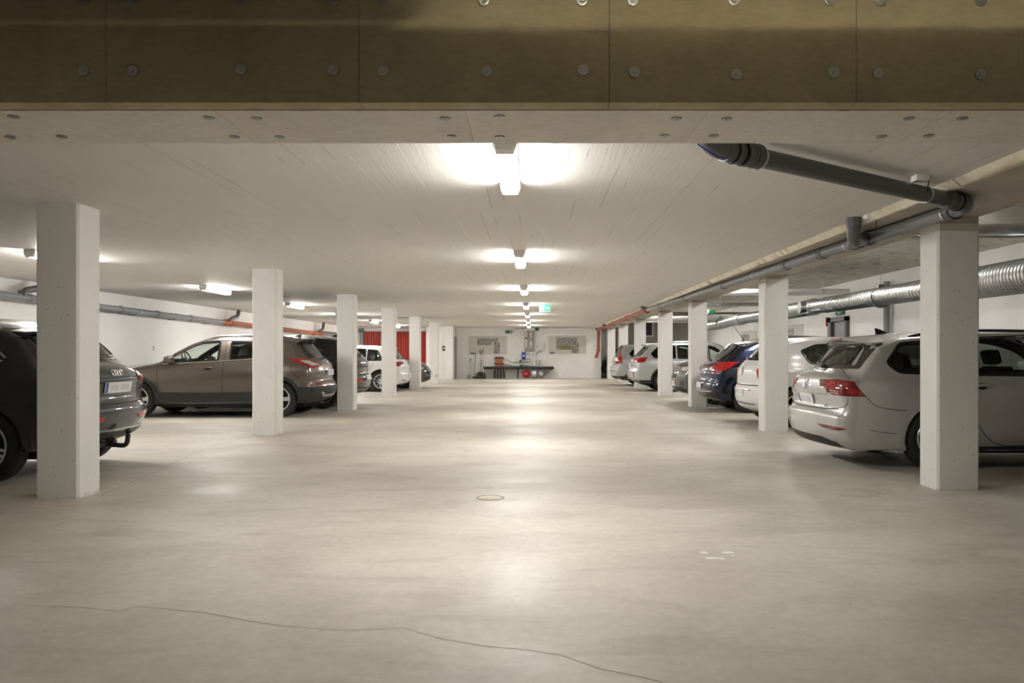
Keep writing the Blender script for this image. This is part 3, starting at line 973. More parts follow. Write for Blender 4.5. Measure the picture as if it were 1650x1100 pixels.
# red gate at the end of the left bays
def gate():
    t = thing('folding_gate', 'red corrugated steel gate across the far end of the left bays', 'gate', (-6.5, 37.95, 0))
    M_RED = speckled('red_corrugated_steel', (0.36, 0.038, 0.022), 0.4, 0.08, 3)
    def sheet(x0, x1):
        pr = []
        x = x0
        k = 0
        n = int((x1 - x0) / 0.11)
        for i in range(n * 2 + 1):
            xx = x0 + (x1 - x0) * i / (n * 2)
            pr.append((xx, -0.02 if (i // 1) % 2 else 0.015))
        poly = pr + [(x1, 0.03), (x0, 0.03)]
        return MB().prism(poly, 'z', 0.03, 2.22)
    for a, b in ((-1.42, 0.02), (0.06, 1.52)):
        p = sheet(a, b).build('gate_leaf', M_RED, t, smooth=0)
        MB().box(a, a + 0.05, -0.05, -0.02, 0.03, 2.22).build('gate_stile', M_RED, p, smooth=0)
    for a in (-0.62, 0.05, 0.9):
        MB().box(a - 0.012, a + 0.012, -0.06, -0.03, 0.03, 2.24).build('gate_rod', M_STEEL, t, smooth=0)
    for a in (-1.52, 1.62):
        MB().box(a - 0.075, a + 0.075, -0.08, 0.04, 0, 2.18).build('gate_post', M_MIDPIPE, t, smooth=0)
        MB().box(a - 0.12, a + 0.12, -0.22, 0.0, 2.18, 2.36, 0.01).build('rail_bracket', M_FRAMEG, t)
    MB().box(-1.66, 1.76, -0.14, -0.04, 2.25, 2.30).box(-1.66, 1.76, -0.10, -0.06, 2.33, 2.37).build('top_rail', M_WPLAST, t, smooth=0)
gate()

o = struct('window_2', MB().box(5.72, 6.22, 41.44, 41.5, 2.05, 2.84), M_WPLAST)
MB().box(5.80, 6.14, 41.42, 41.45, 2.12, 2.77).build('window_pane', M_BLACK, o, smooth=0)

# pipe with green marker along the top of the back wall
t = thing('ceiling_pipe', 'white insulated pipe with a green marker along the top of the back wall', 'ceiling pipe', (-0.4, 38.85, 2.355))
MB().tube([(0, 0, 0), (3.55, 0, 0)], 0.058, 20).build('pipe_run', M_INSUL, t)
MB().tube([(0.52, 0, 0), (0.70, 0, 0)], 0.068, 20).build('pipe_marker', mat('green_pipe_marker', (0.0, 0.19, 0.07), 0.5), t)
MB().tube([(3.45, 0, 0), (3.6, -0.02, 0), (3.62, -0.2, 0.02)], 0.06, 16).build('pipe_bend', M_GREYPIPE, t)

# ---------------------------------------------------------------- heating station at the back wall
def bx(px): return (px - 858) * 39.0 / 1300
def bz(py): return 1.2 + (569 - py) * 39.0 / 1300
M_BENCH = mat('black_bench_board', (0.012, 0.012, 0.013), 0.5)
t = thing('wall_bench', 'long low black bench under the heating pipes at the back wall', 'bench', (bx(835), 38.7, 0))
x0, x1 = bx(779.3) - bx(835), bx(891.8) - bx(835)
MB().box(x0, x1, -0.30, 0.11, 0.44, 0.565, 0.006).build('bench_top', M_BENCH, t)
for px in (803, 835):
    a = bx(px) - bx(835)
    MB().box(a - 0.035, a + 0.035, -0.27, -0.20, 0, 0.44).build('leg', M_BENCH, t, smooth=0)
a = bx(884) - bx(835)
MB().prism([(a - 0.22, 0.44), (x1 - 0.02, 0.44), (a - 0.22, 0.08)], 'y', 0.06, 0.10).build('side_bracket', speckled('grey_bracket', (0.42, 0.41, 0.38), 0.6, 0.05), t, smooth=0)

def vessel(px, py0, py1, w_px, col, label, name):
    m = speckled(name + '_paint_' + str(px), col, 0.35, 0.04, 4)
    t = thing(name, label, 'tank', (bx(px), 38.60, 0), 0)
    r = w_px * 0.03 / 2
    h = bz(py0)
    b = max(bz(py1), 0.03)
    prof = [(0, b)] + [(r * sin(a), b + 0.12 * (1 - cos(a))) for a in np.linspace(0.3, pi / 2, 6)] + [(r, h - 0.12)] + [(r * sin(a), h - 0.12 * (1 - sin(a + 0) * 0) - 0 + 0.0 if False else h - 0.12 + 0.12 * cos(a)) for a in np.linspace(pi / 2, 0.0, 7)[1:]]
    MB().lathe(prof, 32).build('vessel_body', m, t)
    MB().torus(r * 1.0, 0.010, Matrix.Translation((0, 0, (h + b) / 2)), 32, 8).build('weld_seam', m, t)
    for k in range(3):
        a = 2 * pi * k / 3 + 0.5
        MB().tube([(r * 0.75 * cos(a), r * 0.75 * sin(a), b + 0.08), (r * 0.85 * cos(a), r * 0.85 * sin(a), 0.0)], 0.012, 8).build('leg', M_BLACK, t)
    return t, r, h
t, r, h = vessel(848, 596, 607, 12, (0.50, 0.012, 0.012), 'red expansion vessel standing under the black bench', 'expansion_vessel')
MB().box(-0.05, 0.06, -r - 0.006, -r + 0.03, h - 0.19, h - 0.16).build('vessel_label', mat('yellow_label', (0.75, 0.35, 0.08), 0.5), t, smooth=0)
t, r, h = vessel(860.5, 594.5, 608, 9, (0.42, 0.42, 0.47), 'grey canister with a white label under the bench, right of the red vessel', 'canister')
MB().prism([(-0.10, 0), (0.10, 0), (0.10, 0.16), (-0.10, 0.16)], 'y', -r - 0.008, -r + 0.04, Matrix.Translation((0, 0, h - 0.24))).build('vessel_label', M_SIGNW, t, smooth=0)
t, r, h = vessel(871.5, 594.5, 608, 9, (0.30, 0.31, 0.31), 'darker grey canister under the bench, right of the pale canister', 'canister')
MB().prism([(-0.09, 0), (0.09, 0), (0.09, 0.10), (-0.09, 0.10)], 'y', -r - 0.008, -r + 0.04, Matrix.Translation((0, 0, h - 0.26))).build('vessel_label', mat('pale_label', (0.6, 0.62, 0.6), 0.5), t, smooth=0)

# manifold with orange hoses
t = thing('heating_manifold', 'heating manifold with orange hoses passing behind the black bench', 'heating manifold', (bx(804), 38.88, 0))
c0 = bx(804)
M_HOSE = mat('orange_hose', (0.55, 0.17, 0.06), 0.45)
for py in (577, 585.7):
    mb = MB().tube([(bx(796.8) - c0, 0, bz(py)), (bx(812) - c0, 0, bz(py))], 0.032, 14)
    mb.build('manifold_bar', M_BLACK, t)
for i, px in enumerate((800, 803.2, 806.3, 809.3)):
    a = bx(px) - c0
    mb = MB().tube([(a, 0, bz(577) + 0.03), (a, 0, bz(575))], 0.022, 10).tube([(a, 0, bz(576)), (a, 0, bz(574.6))], 0.034, 10)
    mb.build('valve_knob', M_BLACK, t)
    MB().tube([(a, -0.02, bz(577)), (a, -0.02, bz(586))], 0.034, 12).build('flow_tube', M_HOSE, t)
    MB().tube([(a, 0.0, bz(586)), (a + 0.05 * (i - 1.5), 0.0, bz(597))], 0.028, 12).build('hose', M_HOSE, t)
    MB().tube([(a + 0.05 * (i - 1.5), 0.0, bz(597)), (a + 0.06 * (i - 1.5), 0.0, 0.22), (a + 0.06 * (i - 1.5), 0.0, 0.0)], 0.035, 12).build('hose_sleeve', M_BLACK, t)

# insulated pipes of the station
t = thing('heating_pipes', 'cluster of white insulated heating pipes above the black bench', 'heating pipes', (bx(850), 38.88, 0))
c0 = bx(850)
def hp(pts, r=0.036, name='insulated_pipe', m=None, dy=0.0):
    MB().tube(fillet_path([(bx(p[0]) - c0, dy, bz(p[1])) for p in pts], 0.10), r, 14).build(name, m or M_INSUL, t)
hp([(813.2, 577), (818, 577), (823.5, 582.5), (831, 581.5), (842, 581.5)], 0.038)
hp([(813.2, 586), (820, 585.5), (825.5, 588.5), (853, 588.5)], 0.036)
hp([(847, 568.5), (862, 568.5), (862, 589)], 0.040)
hp([(855.5, 569), (855.5, 583)], 0.036, dy=-0.03)
hp([(847, 577), (856, 577)], 0.034)
hp([(836, 581.5), (856, 581)], 0.038, dy=-0.02)
hp([(845, 588.5), (858, 588.5)], 0.036)
hp([(848, 534), (848, 543)], 0.036); hp([(848, 546.5), (848, 560)], 0.044)
hp([(855.5, 534), (855.5, 546)], 0.036); hp([(855.5, 550), (855.5, 560)], 0.044)
M_BRASS = mat('brass', (0.45, 0.32, 0.10), 0.35, 1.0)
for px in (848, 855.5):
    MB().tube([(bx(px) - c0, 0, bz(560)), (bx(px) - c0, 0, bz(566))], 0.022, 12).build('brass_valve', M_BRASS, t)
    MB().tube([(bx(px) - c0, 0, bz(531)), (bx(px) - c0, 0, bz(568))], 0.016, 10).build('steel_pipe', M_STEEL, t)
    for py in (545, 557):
        MB().tube([(bx(px) - 0.06 - c0, -0.02, bz(py)), (bx(px) + 0.06 - c0, -0.02, bz(py))], 0.018, 10).build('valve_lever', M_BLACK, t)
MB().tube([(bx(829) - c0, -0.05, bz(587)), (bx(833) - c0, -0.05, bz(577))], 0.02, 10).build('valve_lever', M_STEEL, t)
MB().box(bx(836.5) - c0, bx(840.5) - c0, -0.06, 0.06, bz(583), bz(580)).build('pump_head', M_BLACK, t, smooth=0)
MB().box(bx(838) - c0, bx(843) - c0, -0.06, 0.06, bz(590.5), bz(587.5)).build('pump_head', M_BLACK, t, smooth=0)
for px, py in ((863.5, 581), (869, 581)):
    MB().tube(fillet_path([(bx(px) - c0, 0, bz(590)), (bx(px) - c0, 0, bz(py)), (bx(px + 1.5) - c0, -0.03, bz(py - 0.4))], 0.03), 0.02, 10).build('fill_hose', M_STEEL, t)
MB().box(bx(845.6) - c0, bx(861.5) - c0, 0.06, 0.10, bz(567), bz(532)).build('back_panel', speckled('grey_duct_panel', (0.45, 0.44, 0.42), 0.6, 0.05), t, smooth=0)

t = thing('heat_exchanger', 'blue box shaped heat exchanger with a white label among the heating pipes', 'heat exchanger', (bx(844), 38.70, bz(573)))
MB().box(-0.09, 0.09, -0.10, 0.09, -0.18, 0.18, 0.01).build('exchanger_body', mat('blue_cover', (0.015, 0.04, 0.32), 0.4), t)
MB().box(-0.03, 0.03, -0.104, -0.098, -0.05, 0.05).build('exchanger_label', M_SIGNW, t, smooth=0)
MB().tube([(0, 0, -0.18), (0, 0, 0.567 - bz(573))], 0.015, 10).build('stand', M_STEEL, t)
t = thing('control_cabinet', 'pale grey control cabinet on the back wall right of the heating pipes', 'control cabinet', (bx(871), 38.92, bz(558)))
MB().box(bx(864.5) - bx(871), bx(877.5) - bx(871), -0.08, 0.07, -0.19, 0.19, 0.008).build('cabinet_body', speckled('pale_cabinet', (0.62, 0.62, 0.60), 0.4, 0.03), t)
MB().lathe([(0, 0.015), (0.018, 0.015), (0.02, 0)], 12, Matrix.Translation((-0.15, -0.08, 0.0)) @ Matrix.Rotation(pi / 2, 4, 'X')).build('cabinet_lock', M_BLACK, t)
MB().tube(fillet_path([(-0.02, -0.03, -0.19), (-0.03, -0.03, -0.26), (-0.16, 0, -0.30), (-0.22, 0, -0.42)], 0.05), 0.012, 8).build('cable', M_BLACK, t)

# tools leaning on the back wall
M_SHAFT = mat('grey_tool_shaft', (0.35, 0.34, 0.32), 0.5)
M_WOOD = speckled('worn_wood_shaft', (0.32, 0.27, 0.2), 0.6, 0.1, 10)
t = thing('broom', 'tall broom with a wide dark head leaning left of the black bench', 'broom', (bx(780.5), 38.12, 0))
MB().tube([(0, 0, 0.1), (0, 0.20, bz(559))], 0.014, 10).build('broom_shaft', M_SHAFT, t)
MB().box(-0.42, 0.12, -0.05, 0.05, 0.0, 0.09, 0.01).build('broom_head', mat('dark_bristles', (0.05, 0.035, 0.025), 0.9), t)
t = thing('snow_shovel', 'black snow shovel with a D handle leaning on the back wall', 'shovel', (bx(775.4), 38.68, 0))
MB().tube([(0, 0.05, 0.22), (0, 0.26, bz(569.5))], 0.014, 10).build('shovel_shaft', M_SHAFT, t)
MB().tube([(0, 0.13, 0.55), (0, 0.20, bz(580))], 0.022, 10).build('shovel_grip', M_BLACK, t)
pts = [(0.0, 0.26, bz(570)), (-0.075, 0.28, bz(566.5)), (-0.06, 0.29, bz(564.2)), (0.06, 0.29, bz(564.2)), (0.075, 0.28, bz(566.5)), (0.0, 0.26, bz(570))]
MB().tube(fillet_path(pts, 0.04), 0.016, 8).build('shovel_handle', M_BLACK, t)
mb = MB()
v, f = [], []
for j, (z, hw, y) in enumerate([(0.0, 0.23, -0.06), (0.14, 0.235, 0.0), (0.24, 0.2, 0.04), (0.30, 0.12, 0.06)]):
    for i in range(9):
        q = -1 + 2 * i / 8
        v.append((q * hw, y + 0.06 * (1 - q * q), z))
for j in range(3):
    for i in range(8):
        f.append((j * 9 + i, j * 9 + i + 1, (j + 1) * 9 + i + 1, (j + 1) * 9 + i))
mb.add(v, f)
b = mb.build('shovel_blade', M_BLACK, t)
b.modifiers.new('t', 'SOLIDIFY').thickness = 0.01
t = thing('brush', 'wooden broom with brown head leaning left of the snow shovel', 'broom', (bx(765.2), 38.66, 0))
MB().tube([(-0.02, 0.0, 0.1), (0.05, 0.3, bz(568.5))], 0.016, 10).build('broom_shaft', M_WOOD, t)
MB().box(-0.09, 0.06, -0.06, 0.06, 0.0, 0.09, 0.01).build('broom_head', mat('brown_bristles', (0.12, 0.065, 0.035), 0.9), t)
t = thing('long_dustpan', 'grey long handled dustpan at the left end of the tools', 'dustpan', (bx(756.4), 38.66, 0))
MB().tube([(0.02, 0.0, 0.1), (0.06, 0.26, bz(578))], 0.010, 8).build('dustpan_shaft', M_SHAFT, t)
MB().tube([(0.05, 0.2, bz(582)), (0.06, 0.26, bz(577.5))], 0.022, 8).build('dustpan_grip', M_BLACK, t)
MB().prism([(-0.10, 0.0), (0.09, 0.0), (0.06, 0.2), (-0.03, 0.2)], 'y', -0.06, 0.06).build('dustpan_tray', mat('grey_tray', (0.28, 0.27, 0.26), 0.5), t, smooth=0)
t = thing('hand_scraper', 'thin ice scraper standing against the wall left of the wooden broom', 'scraper', (bx(760.7), 38.66, 0))
MB().tube([(-0.02, 0.0, 0.0), (0.02, 0.28, bz(584))], 0.008, 8).build('scraper_shaft', M_SHAFT, t)
MB().box(-0.035, 0.03, -0.03, 0.03, 0.0, 0.03).build('scraper_blade', M_SHAFT, t, smooth=0)
# ---------------------------------------------------------------- car building
M_GLASS = None
def make_glass(name, tint, refl=0.10):
    m = bpy.data.materials.new(name)
    m.use_nodes = True
    t = m.node_tree
    t.nodes.clear()
    out = t.nodes.new('ShaderNodeOutputMaterial')
    tr = t.nodes.new('ShaderNodeBsdfTransparent')
    tr.inputs['Color'].default_value = (*tint, 1)
    gl = t.nodes.new('ShaderNodeBsdfGlossy')
    gl.inputs['Roughness'].default_value = 0.03
    gl.inputs['Color'].default_value = (0.95, 0.97, 0.96, 1)
    lw = t.nodes.new('ShaderNodeLayerWeight')
    lw.inputs['Blend'].default_value = 0.5
    pw = t.nodes.new('ShaderNodeMath')
    pw.operation = 'POWER'
    pw.inputs[1].default_value = 4.0
    t.links.new(lw.outputs['Facing'], pw.inputs[0])
    fr = t.nodes.new('ShaderNodeMath')
    fr.operation = 'MULTIPLY_ADD'
    fr.inputs[1].default_value = 0.75
    fr.inputs[2].default_value = 0.045
    t.links.new(pw.outputs[0], fr.inputs[0])
    mx = t.nodes.new('ShaderNodeMixShader')
    t.links.new(fr.outputs[0], mx.inputs[0])
    t.links.new(tr.outputs[0], mx.inputs[1])
    t.links.new(gl.outputs[0], mx.inputs[2])
    t.links.new(mx.outputs[0], out.inputs['Surface'])
    return m
M_GLASS = make_glass('green_tinted_car_glass', (0.84, 0.92, 0.87))
M_PRIV = make_glass('privacy_car_glass', (0.20, 0.22, 0.20))
M_RGLASS = make_glass('rear_screen_glass', (0.30, 0.32, 0.29))

def paint(name, color, metal=0.55, rough=0.34, coat=1.0, crough=0.05):
    m = mat(name, color, rough, metal, coat)
    m.node_tree.nodes['Principled BSDF'].inputs['Coat Roughness'].default_value = crough
    k = NT(m)
    f = k.noise(k.coords(), 900.0, 1)
    k.color(k.ramp(f, [(0.35, tuple(c * 0.88 for c in color)), (0.65, tuple(min(1, c * 1.1) for c in color))]))
    return m

M_TYRE = speckled('tyre_rubber', (0.024, 0.023, 0.021), 0.75, 0.15, 30)
M_ALLOY = mat('silver_alloy', (0.62, 0.63, 0.64), 0.3, 0.9)
M_ALLOYD = mat('dark_wheel_well', (0.012, 0.012, 0.013), 0.8)
M_TRIM = mat('black_gloss_trim', (0.008, 0.008, 0.009), 0.12, 0, 0.6)
M_CLAD = speckled('black_grained_cladding', (0.024, 0.025, 0.026), 0.5, 0.1, 40)
M_LINING = mat('dark_cabin_lining', (0.05, 0.05, 0.048), 0.85)
M_SEAT = speckled('dark_seat_cloth', (0.055, 0.055, 0.055), 0.85, 0.15, 60)
M_GAP = mat('panel_gap_black', (0.006, 0.006, 0.006), 0.7)
M_PLATE = mat('white_number_plate', (0.80, 0.81, 0.82), 0.4)
M_PBLUE = mat('plate_blue', (0.03, 0.07, 0.42), 0.4)
M_SMUDGE = mat('plate_smudge_grey', (0.58, 0.58, 0.60), 0.5)
M_REDREF = mat('red_reflector', (0.50, 0.02, 0.02), 0.2, 0, 0.5)

def red_lens(name, a, b, dark=(0.05, 0.004, 0.004), scale=70):
    m = mat(name, a, 0.12, 0, 1.0)
    k = NT(m)
    v = k.coords()
    wv = k.new('ShaderNodeTexVoronoi')
    wv.inputs['Scale'].default_value = scale
    k.link(v, wv.inputs['Vector'])
    k.color(k.ramp(wv.outputs['Distance'], [(0.0, b), (0.45, a), (1.0, dark)]))
    return m
M_TAIL = red_lens('red_tail_lens', (0.40, 0.010, 0.012), (0.60, 0.035, 0.032))
M_TAILD = red_lens('dark_red_tail_lens', (0.20, 0.008, 0.010), (0.42, 0.02, 0.02))
M_CLEAR = red_lens('clear_lamp_lens', (0.55, 0.55, 0.56), (0.9, 0.9, 0.9), (0.2, 0.2, 0.2), 45)

def smooth_curve(pts, step=0.03):
    """centripetal-ish Catmull-Rom through pts, resampled evenly"""
    P = [np.array(p, float) for p in pts]
    dense = []
    n = len(P)
    for i in range(n - 1):
        p0 = P[max(i - 1, 0)]
        p1, p2 = P[i], P[i + 1]
        p3 = P[min(i + 2, n - 1)]
        d = np.linalg.norm(p2 - p1)
        # tangents limited by the local segment so that tight points do not overshoot
        def tan(a, b, c):
            l1, l2 = np.linalg.norm(b - a), np.linalg.norm(c - b)
            if l1 < 1e-9: return (c - b) / max(l2, 1e-9)
            if l2 < 1e-9: return (b - a) / l1
            t = ((b - a) / l1 * l2 + (c - b) / l2 * l1) / (l1 + l2)
            return t
        m1 = tan(p0, p1, p2) * d
        m2 = tan(p1, p2, p3) * d
        for k in range(12):
            t = k / 12
            h = (2 * t ** 3 - 3 * t ** 2 + 1) * p1 + (t ** 3 - 2 * t ** 2 + t) * m1 + (-2 * t ** 3 + 3 * t ** 2) * p2 + (t ** 3 - t ** 2) * m2
            dense.append(h)
    dense.append(P[-1])
    D = np.array(dense)
    seg = np.linalg.norm(np.diff(D, axis=0), axis=1)
    s = np.concatenate([[0], np.cumsum(seg)])
    m = max(2, int(round(s[-1] / step)))
    q = np.linspace(0, s[-1], m + 1)
    return np.stack([np.interp(q, s, D[:, i]) for i in range(D.shape[1])], 1)

def resample_poly(poly, step):
    out = []
    n = len(poly)
    for i in range(n):
        a, b = np.array(poly[i], float), np.array(poly[(i + 1) % n], float)
        k = max(1, int(round(np.linalg.norm(b - a) / step)))
        for j in range(k):
            out.append(tuple(a + (b - a) * j / k))
    return out

def round_poly(poly, r, n=4):
    """round the corners of a polygon; r may be one number or one per corner"""
    out = []
    N = len(poly)
    for i in range(N):
        a, p, b = (np.array(poly[(i + d) % N], float) for d in (-1, 0, 1))
        rr = r[i] if isinstance(r, (list, tuple)) else r
        la, lb = np.linalg.norm(a - p), np.linalg.norm(b - p)
        q = min(rr, la * 0.45, lb * 0.45)
        if q < 1e-4:
            out.append(tuple(p))
            continue
        pa, pb = p + (a - p) / la * q, p + (b - p) / lb * q
        for k in range(n + 1):
            t = k / n
            out.append(tuple(pa * (1 - t) ** 2 + p * 2 * t * (1 - t) + pb * t * t))
    return out

def inset_poly(poly, d):
    """move every edge of a CCW/CW polygon inwards by d (negative grows it)"""
    P = [np.array(p, float) for p in poly]
    N = len(P)
    area = sum(P[i][0] * P[(i + 1) % N][1] - P[(i + 1) % N][0] * P[i][1] for i in range(N))
    sg = 1 if area > 0 else -1
    out = []
    for i in range(N):
        a, p, b = P[i - 1], P[i], P[(i + 1) % N]
        e1 = (p - a) / max(np.linalg.norm(p - a), 1e-9)
        e2 = (b - p) / max(np.linalg.norm(b - p), 1e-9)
        n1 = np.array([-e1[1], e1[0]]) * sg
        n2 = np.array([-e2[1], e2[0]]) * sg
        m = n1 + n2
        L = np.linalg.norm(m)
        m = n1 if L < 1e-6 else m / L
        c = max(0.35, float(np.dot(m, n1)))
        out.append(tuple(p + m * d / c))
    return out

def in_poly(P, poly):
    """even-odd test for an (n,2) array"""
    P = np.asarray(P, float)
    Q = np.asarray(poly, float)
    x, y = P[:, 0], P[:, 1]
    r = np.zeros(len(P), bool)
    for i in range(len(Q)):
        x1, y1 = Q[i]
        x2, y2 = Q[i - 1]
        c = ((y1 > y) != (y2 > y))
        with np.errstate(divide='ignore', invalid='ignore'):
            xi = (x2 - x1) * (y - y1) / (y2 - y1) + x1
        r ^= c & (x < xi)
    return r

def poly_dist(P, poly, closed=True):
    P = np.asarray(P, float)
    Q = np.asarray(poly, float)
    d = np.full(len(P), 1e9)
    N = len(Q)
    for i in range(N if closed else N - 1):
        a, b = Q[i], Q[(i + 1) % N]
        ab = b - a
        t = np.clip(((P - a) @ ab) / max(ab @ ab, 1e-12), 0, 1)
        d = np.minimum(d, np.linalg.norm(P - (a + t[:, None] * ab), axis=1))
    return d

def cdt_fill(outer, holes=(), cell=0.035, rs=0.03):
    """triangulate a polygon with holes and inner grid points"""
    outer = resample_poly(outer, rs)
    holes = [resample_poly(h, rs) for h in holes]
    Q = np.array(outer)
    x0, y0 = Q.min(0)
    x1, y1 = Q.max(0)
    gx = np.arange(x0 + cell * 0.5, x1, cell)
    gy = np.arange(y0 + cell * 0.5, y1, cell)
    G = np.array([(a, b) for a in gx for b in gy]) if len(gx) and len(gy) else np.zeros((0, 2))
    if len(G):
        keep = in_poly(G, outer) & (poly_dist(G, outer) > cell * 0.45)
        for h in holes:
            keep &= poly_dist(G, h) > cell * 0.45
        G = G[keep]
    verts = [Vector(p) for p in outer]
    edges = [(i, (i + 1) % len(outer)) for i in range(len(outer))]
    for h in holes:
        o = len(verts)
        verts += [Vector(p) for p in h]
        edges += [(o + i, o + (i + 1) % len(h)) for i in range(len(h))]
    verts += [Vector(p) for p in G]
    v, e, f, _, _, _ = delaunay_2d_cdt(verts, edges, [], 0, 1e-5)
    V = np.array([tuple(p) for p in v])
    F = np.array([tuple(t) for t in f if len(t) == 3])
    C = V[F].mean(1)
    keep = in_poly(C, outer)
    return V, F[keep], C[keep], holes

class Car:
    def __init__(self, name, label, spec, paintm, loc, rotz, group=None, cat='car'):
        self.s = spec
        self.paint = paintm
        self.root = thing(name, label, cat, loc, rotz, group)
        self.shape()
        self.body()
    # ---- the skin
    def shape(self):
        s = self.s
        rear, top, front = s['rear'], s['top'], s['front']
        R = smooth_curve(rear, 0.03)
        T = smooth_curve(top, 0.035)
        F = smooth_curve(front, 0.03)[::-1]
        C = np.concatenate([R, T[1:], F[1:]])          # centre line, rear bottom -> over the roof -> front bottom
        nR, nT = len(R), len(R) + len(T) - 1
        self.nR, self.nT = nR, nT
        tg = np.gradient(C, axis=0)
        for _ in range(3):
            tg[1:-1] = (tg[:-2] + tg[1:-1] * 2 + tg[2:]) / 4
        tg /= np.linalg.norm(tg, axis=1)[:, None]
        nrm = np.stack([-tg[:, 1], tg[:, 0]], 1)       # points outwards (up on the roof, back at the rear)
        # the bottom ends of bumper and nose are cut level
        q = np.clip((len(R) * 0.45 - np.arange(len(C))) / (len(R) * 0.35), 0, 1)
        q2 = np.clip((len(F) * 0.45 - np.arange(len(C))[::-1]) / (len(F) * 0.35), 0, 1)
        nrm = nrm * (1 - q - q2)[:, None] + np.outer(q, [-1, 0]) + np.outer(q2, [1, 0])
        nrm /= np.linalg.norm(nrm, axis=1)[:, None]
        self.C, self.N = C, nrm
        i = np.arange(len(C))
        z, x = C[:, 1], C[:, 0]
        # how far the skin falls away between the centre line and the sides
        k = np.interp(i, [0, nR * 0.5, nR - 1, nR + 8, nT - 25, nT - 1, len(C) - 1],
                      [s.get('bow_b', 0.13), s.get('bow_b', 0.13), s.get('bow_w', 0.10), s.get('crown', 0.055), s.get('crown_h', 0.07), s.get('bow_f', 0.2), s.get('bow_f', 0.2)])
        rx = np.interp(i, [0, nR - 1, nR + 10, nT - 22, nT - 1, len(C) - 1], [s.get('rr', 0.12), s.get('rrt', 0.07), 0.06, 0.07, 0.12, 0.14])
        ry = np.interp(i, [0, nR - 1, nR + 10, nT - 22, nT - 1, len(C) - 1], [s.get('ry', 0.10), s.get('ryt', 0.06), 0.06, 0.08, 0.12, 0.12])
        for a in (k, rx, ry):
            for _ in range(6):
                a[1:-1] = (a[:-2] + a[1:-1] * 2 + a[2:]) / 4
        self.crown, self.rx, self.ry = k, rx, ry
        self.E = C - nrm * k[:, None]
    def W(self, x, z):
        s = self.s
        sec = s['sec']
        zz = [a for a, b in sec]
        ww = [b for a, b in sec]
        x = np.asarray(x, float); z = np.asarray(z, float)
        if not hasattr(self, '_sz'):
            c = smooth_curve([(a, b) for a, b in sec], 0.01)
            self._sz, self._sw = c[:, 0], c[:, 1]
        w = np.interp(z, self._sz, self._sw)
        ar, lr = s.get('taper_r', (0.07, 0.9))
        af, lf = s.get('taper_f', (0.12, 1.0))
        tr = np.clip((lr - x) / lr, 0, 1)
        tf = np.clip((x - (s['L'] - lf)) / lf, 0, 1)
        w = w - ar * tr ** 2.2 - af * tf ** 2.2
        # arches swell a little
        sw = s.get('flare', 0.012)
        for wx in s['wheels']:
            d = np.sqrt((x - wx) ** 2 + (z - s['wr']) ** 2)
            w = w + sw * np.exp(-((d - s['arch']) / 0.09) ** 2) * np.clip(1 - (z - 0.85) / 0.2, 0, 1)
        return w
    def body(self):
        s = self.s
        C, N, E = self.C, self.N, self.E
        n = len(C)
        V, Fc, M = [], [], []
        # strip over the car
        Ye = self.W(E[:, 0], E[:, 1]) - self.ry
        ts = np.array([-1, -0.96, -0.9, -0.82, -0.72, -0.6, -0.48, -0.36, -0.24, -0.12, 0, 0.12, 0.24, 0.36, 0.48, 0.6, 0.72, 0.82, 0.9, 0.96, 1])
        m = len(ts)
        cut = np.zeros((n, m), bool)
        P = C[:, None, :] - N[:, None, :] * (self.crown[:, None] * np.abs(ts)[None, :] ** 2.3)[:, :, None]
        Y = Ye[:, None] * ts[None, :]
        for i in range(n):
            for j in range(m):
                V.append((P[i, j, 0], Y[i, j], P[i, j, 1]))
        strip = [(i * m + j, i * m + j + 1, (i + 1) * m + j + 1, (i + 1) * m + j) for i in range(n - 1) for j in range(m - 1)]
        holes = s.get('screens', {})
        keepstrip = []
        for f in strip:
            c = np.mean([V[q] for q in f], 0)
            i, j = f[0] // m, f[0] % m
            tm = abs(ts[j] + ts[j + 1]) / 2
            drop = False
            if 'rear' in holes and i < self.nR + 6 and c[0] < s['L'] * 0.4:
                z0, z1, w0, w1 = holes['rear']
                if z0 < c[2] < z1 and abs(c[1]) < w0 + (w1 - w0) * (c[2] - z0) / (z1 - z0): drop = True
            if 'front' in holes and c[0] > s['L'] * 0.5:
                z0, z1, w0, w1 = holes['front']
                if z0 < c[2] < z1 and c[0] < holes['fx'] and abs(c[1]) < w0 + (w1 - w0) * (c[2] - z0) / (z1 - z0): drop = True
            keepstrip.append(not drop)
        full = list(strip)
        vis = [f for f, kx in zip(strip, keepstrip) if kx]
        # fillet bands and sides
        K = 5
        ph = np.linspace(0, pi / 2, K + 1)[1:]
        ring_last = E - N * self.rx[:, None]
        # side area
        outer = [tuple(p) for p in ring_last]
        wins = [round_poly(w, s.get('win_r', 0.045)) for w in s.get('side_windows', [])]
        self.win_polys = wins
        arches = []
        for wx in s['wheels']:
            a = np.linspace(0, 2 * pi, 44, endpoint=False)
            arches.append([(wx + s['arch'] * cos(t), s['wr'] + 0.01 + s['arch'] * sin(t)) for t in a])
        hole_in = [inset_poly(w, 0.012) for w in wins]
        cv, cf, cc, _ = cdt_fill_keep(outer, hole_in + arches, 0.036)
        drop = np.zeros(len(cf), bool)
        for h in hole_in:
            drop |= in_poly(cc, h)
        for wx in s['wheels']:
            drop |= ((cc[:, 0] - wx) ** 2 + (cc[:, 1] - s['wr'] - 0.01) ** 2) < (s['arch'] * 0.999) ** 2
        wy = self.W(cv[:, 0], cv[:, 1])
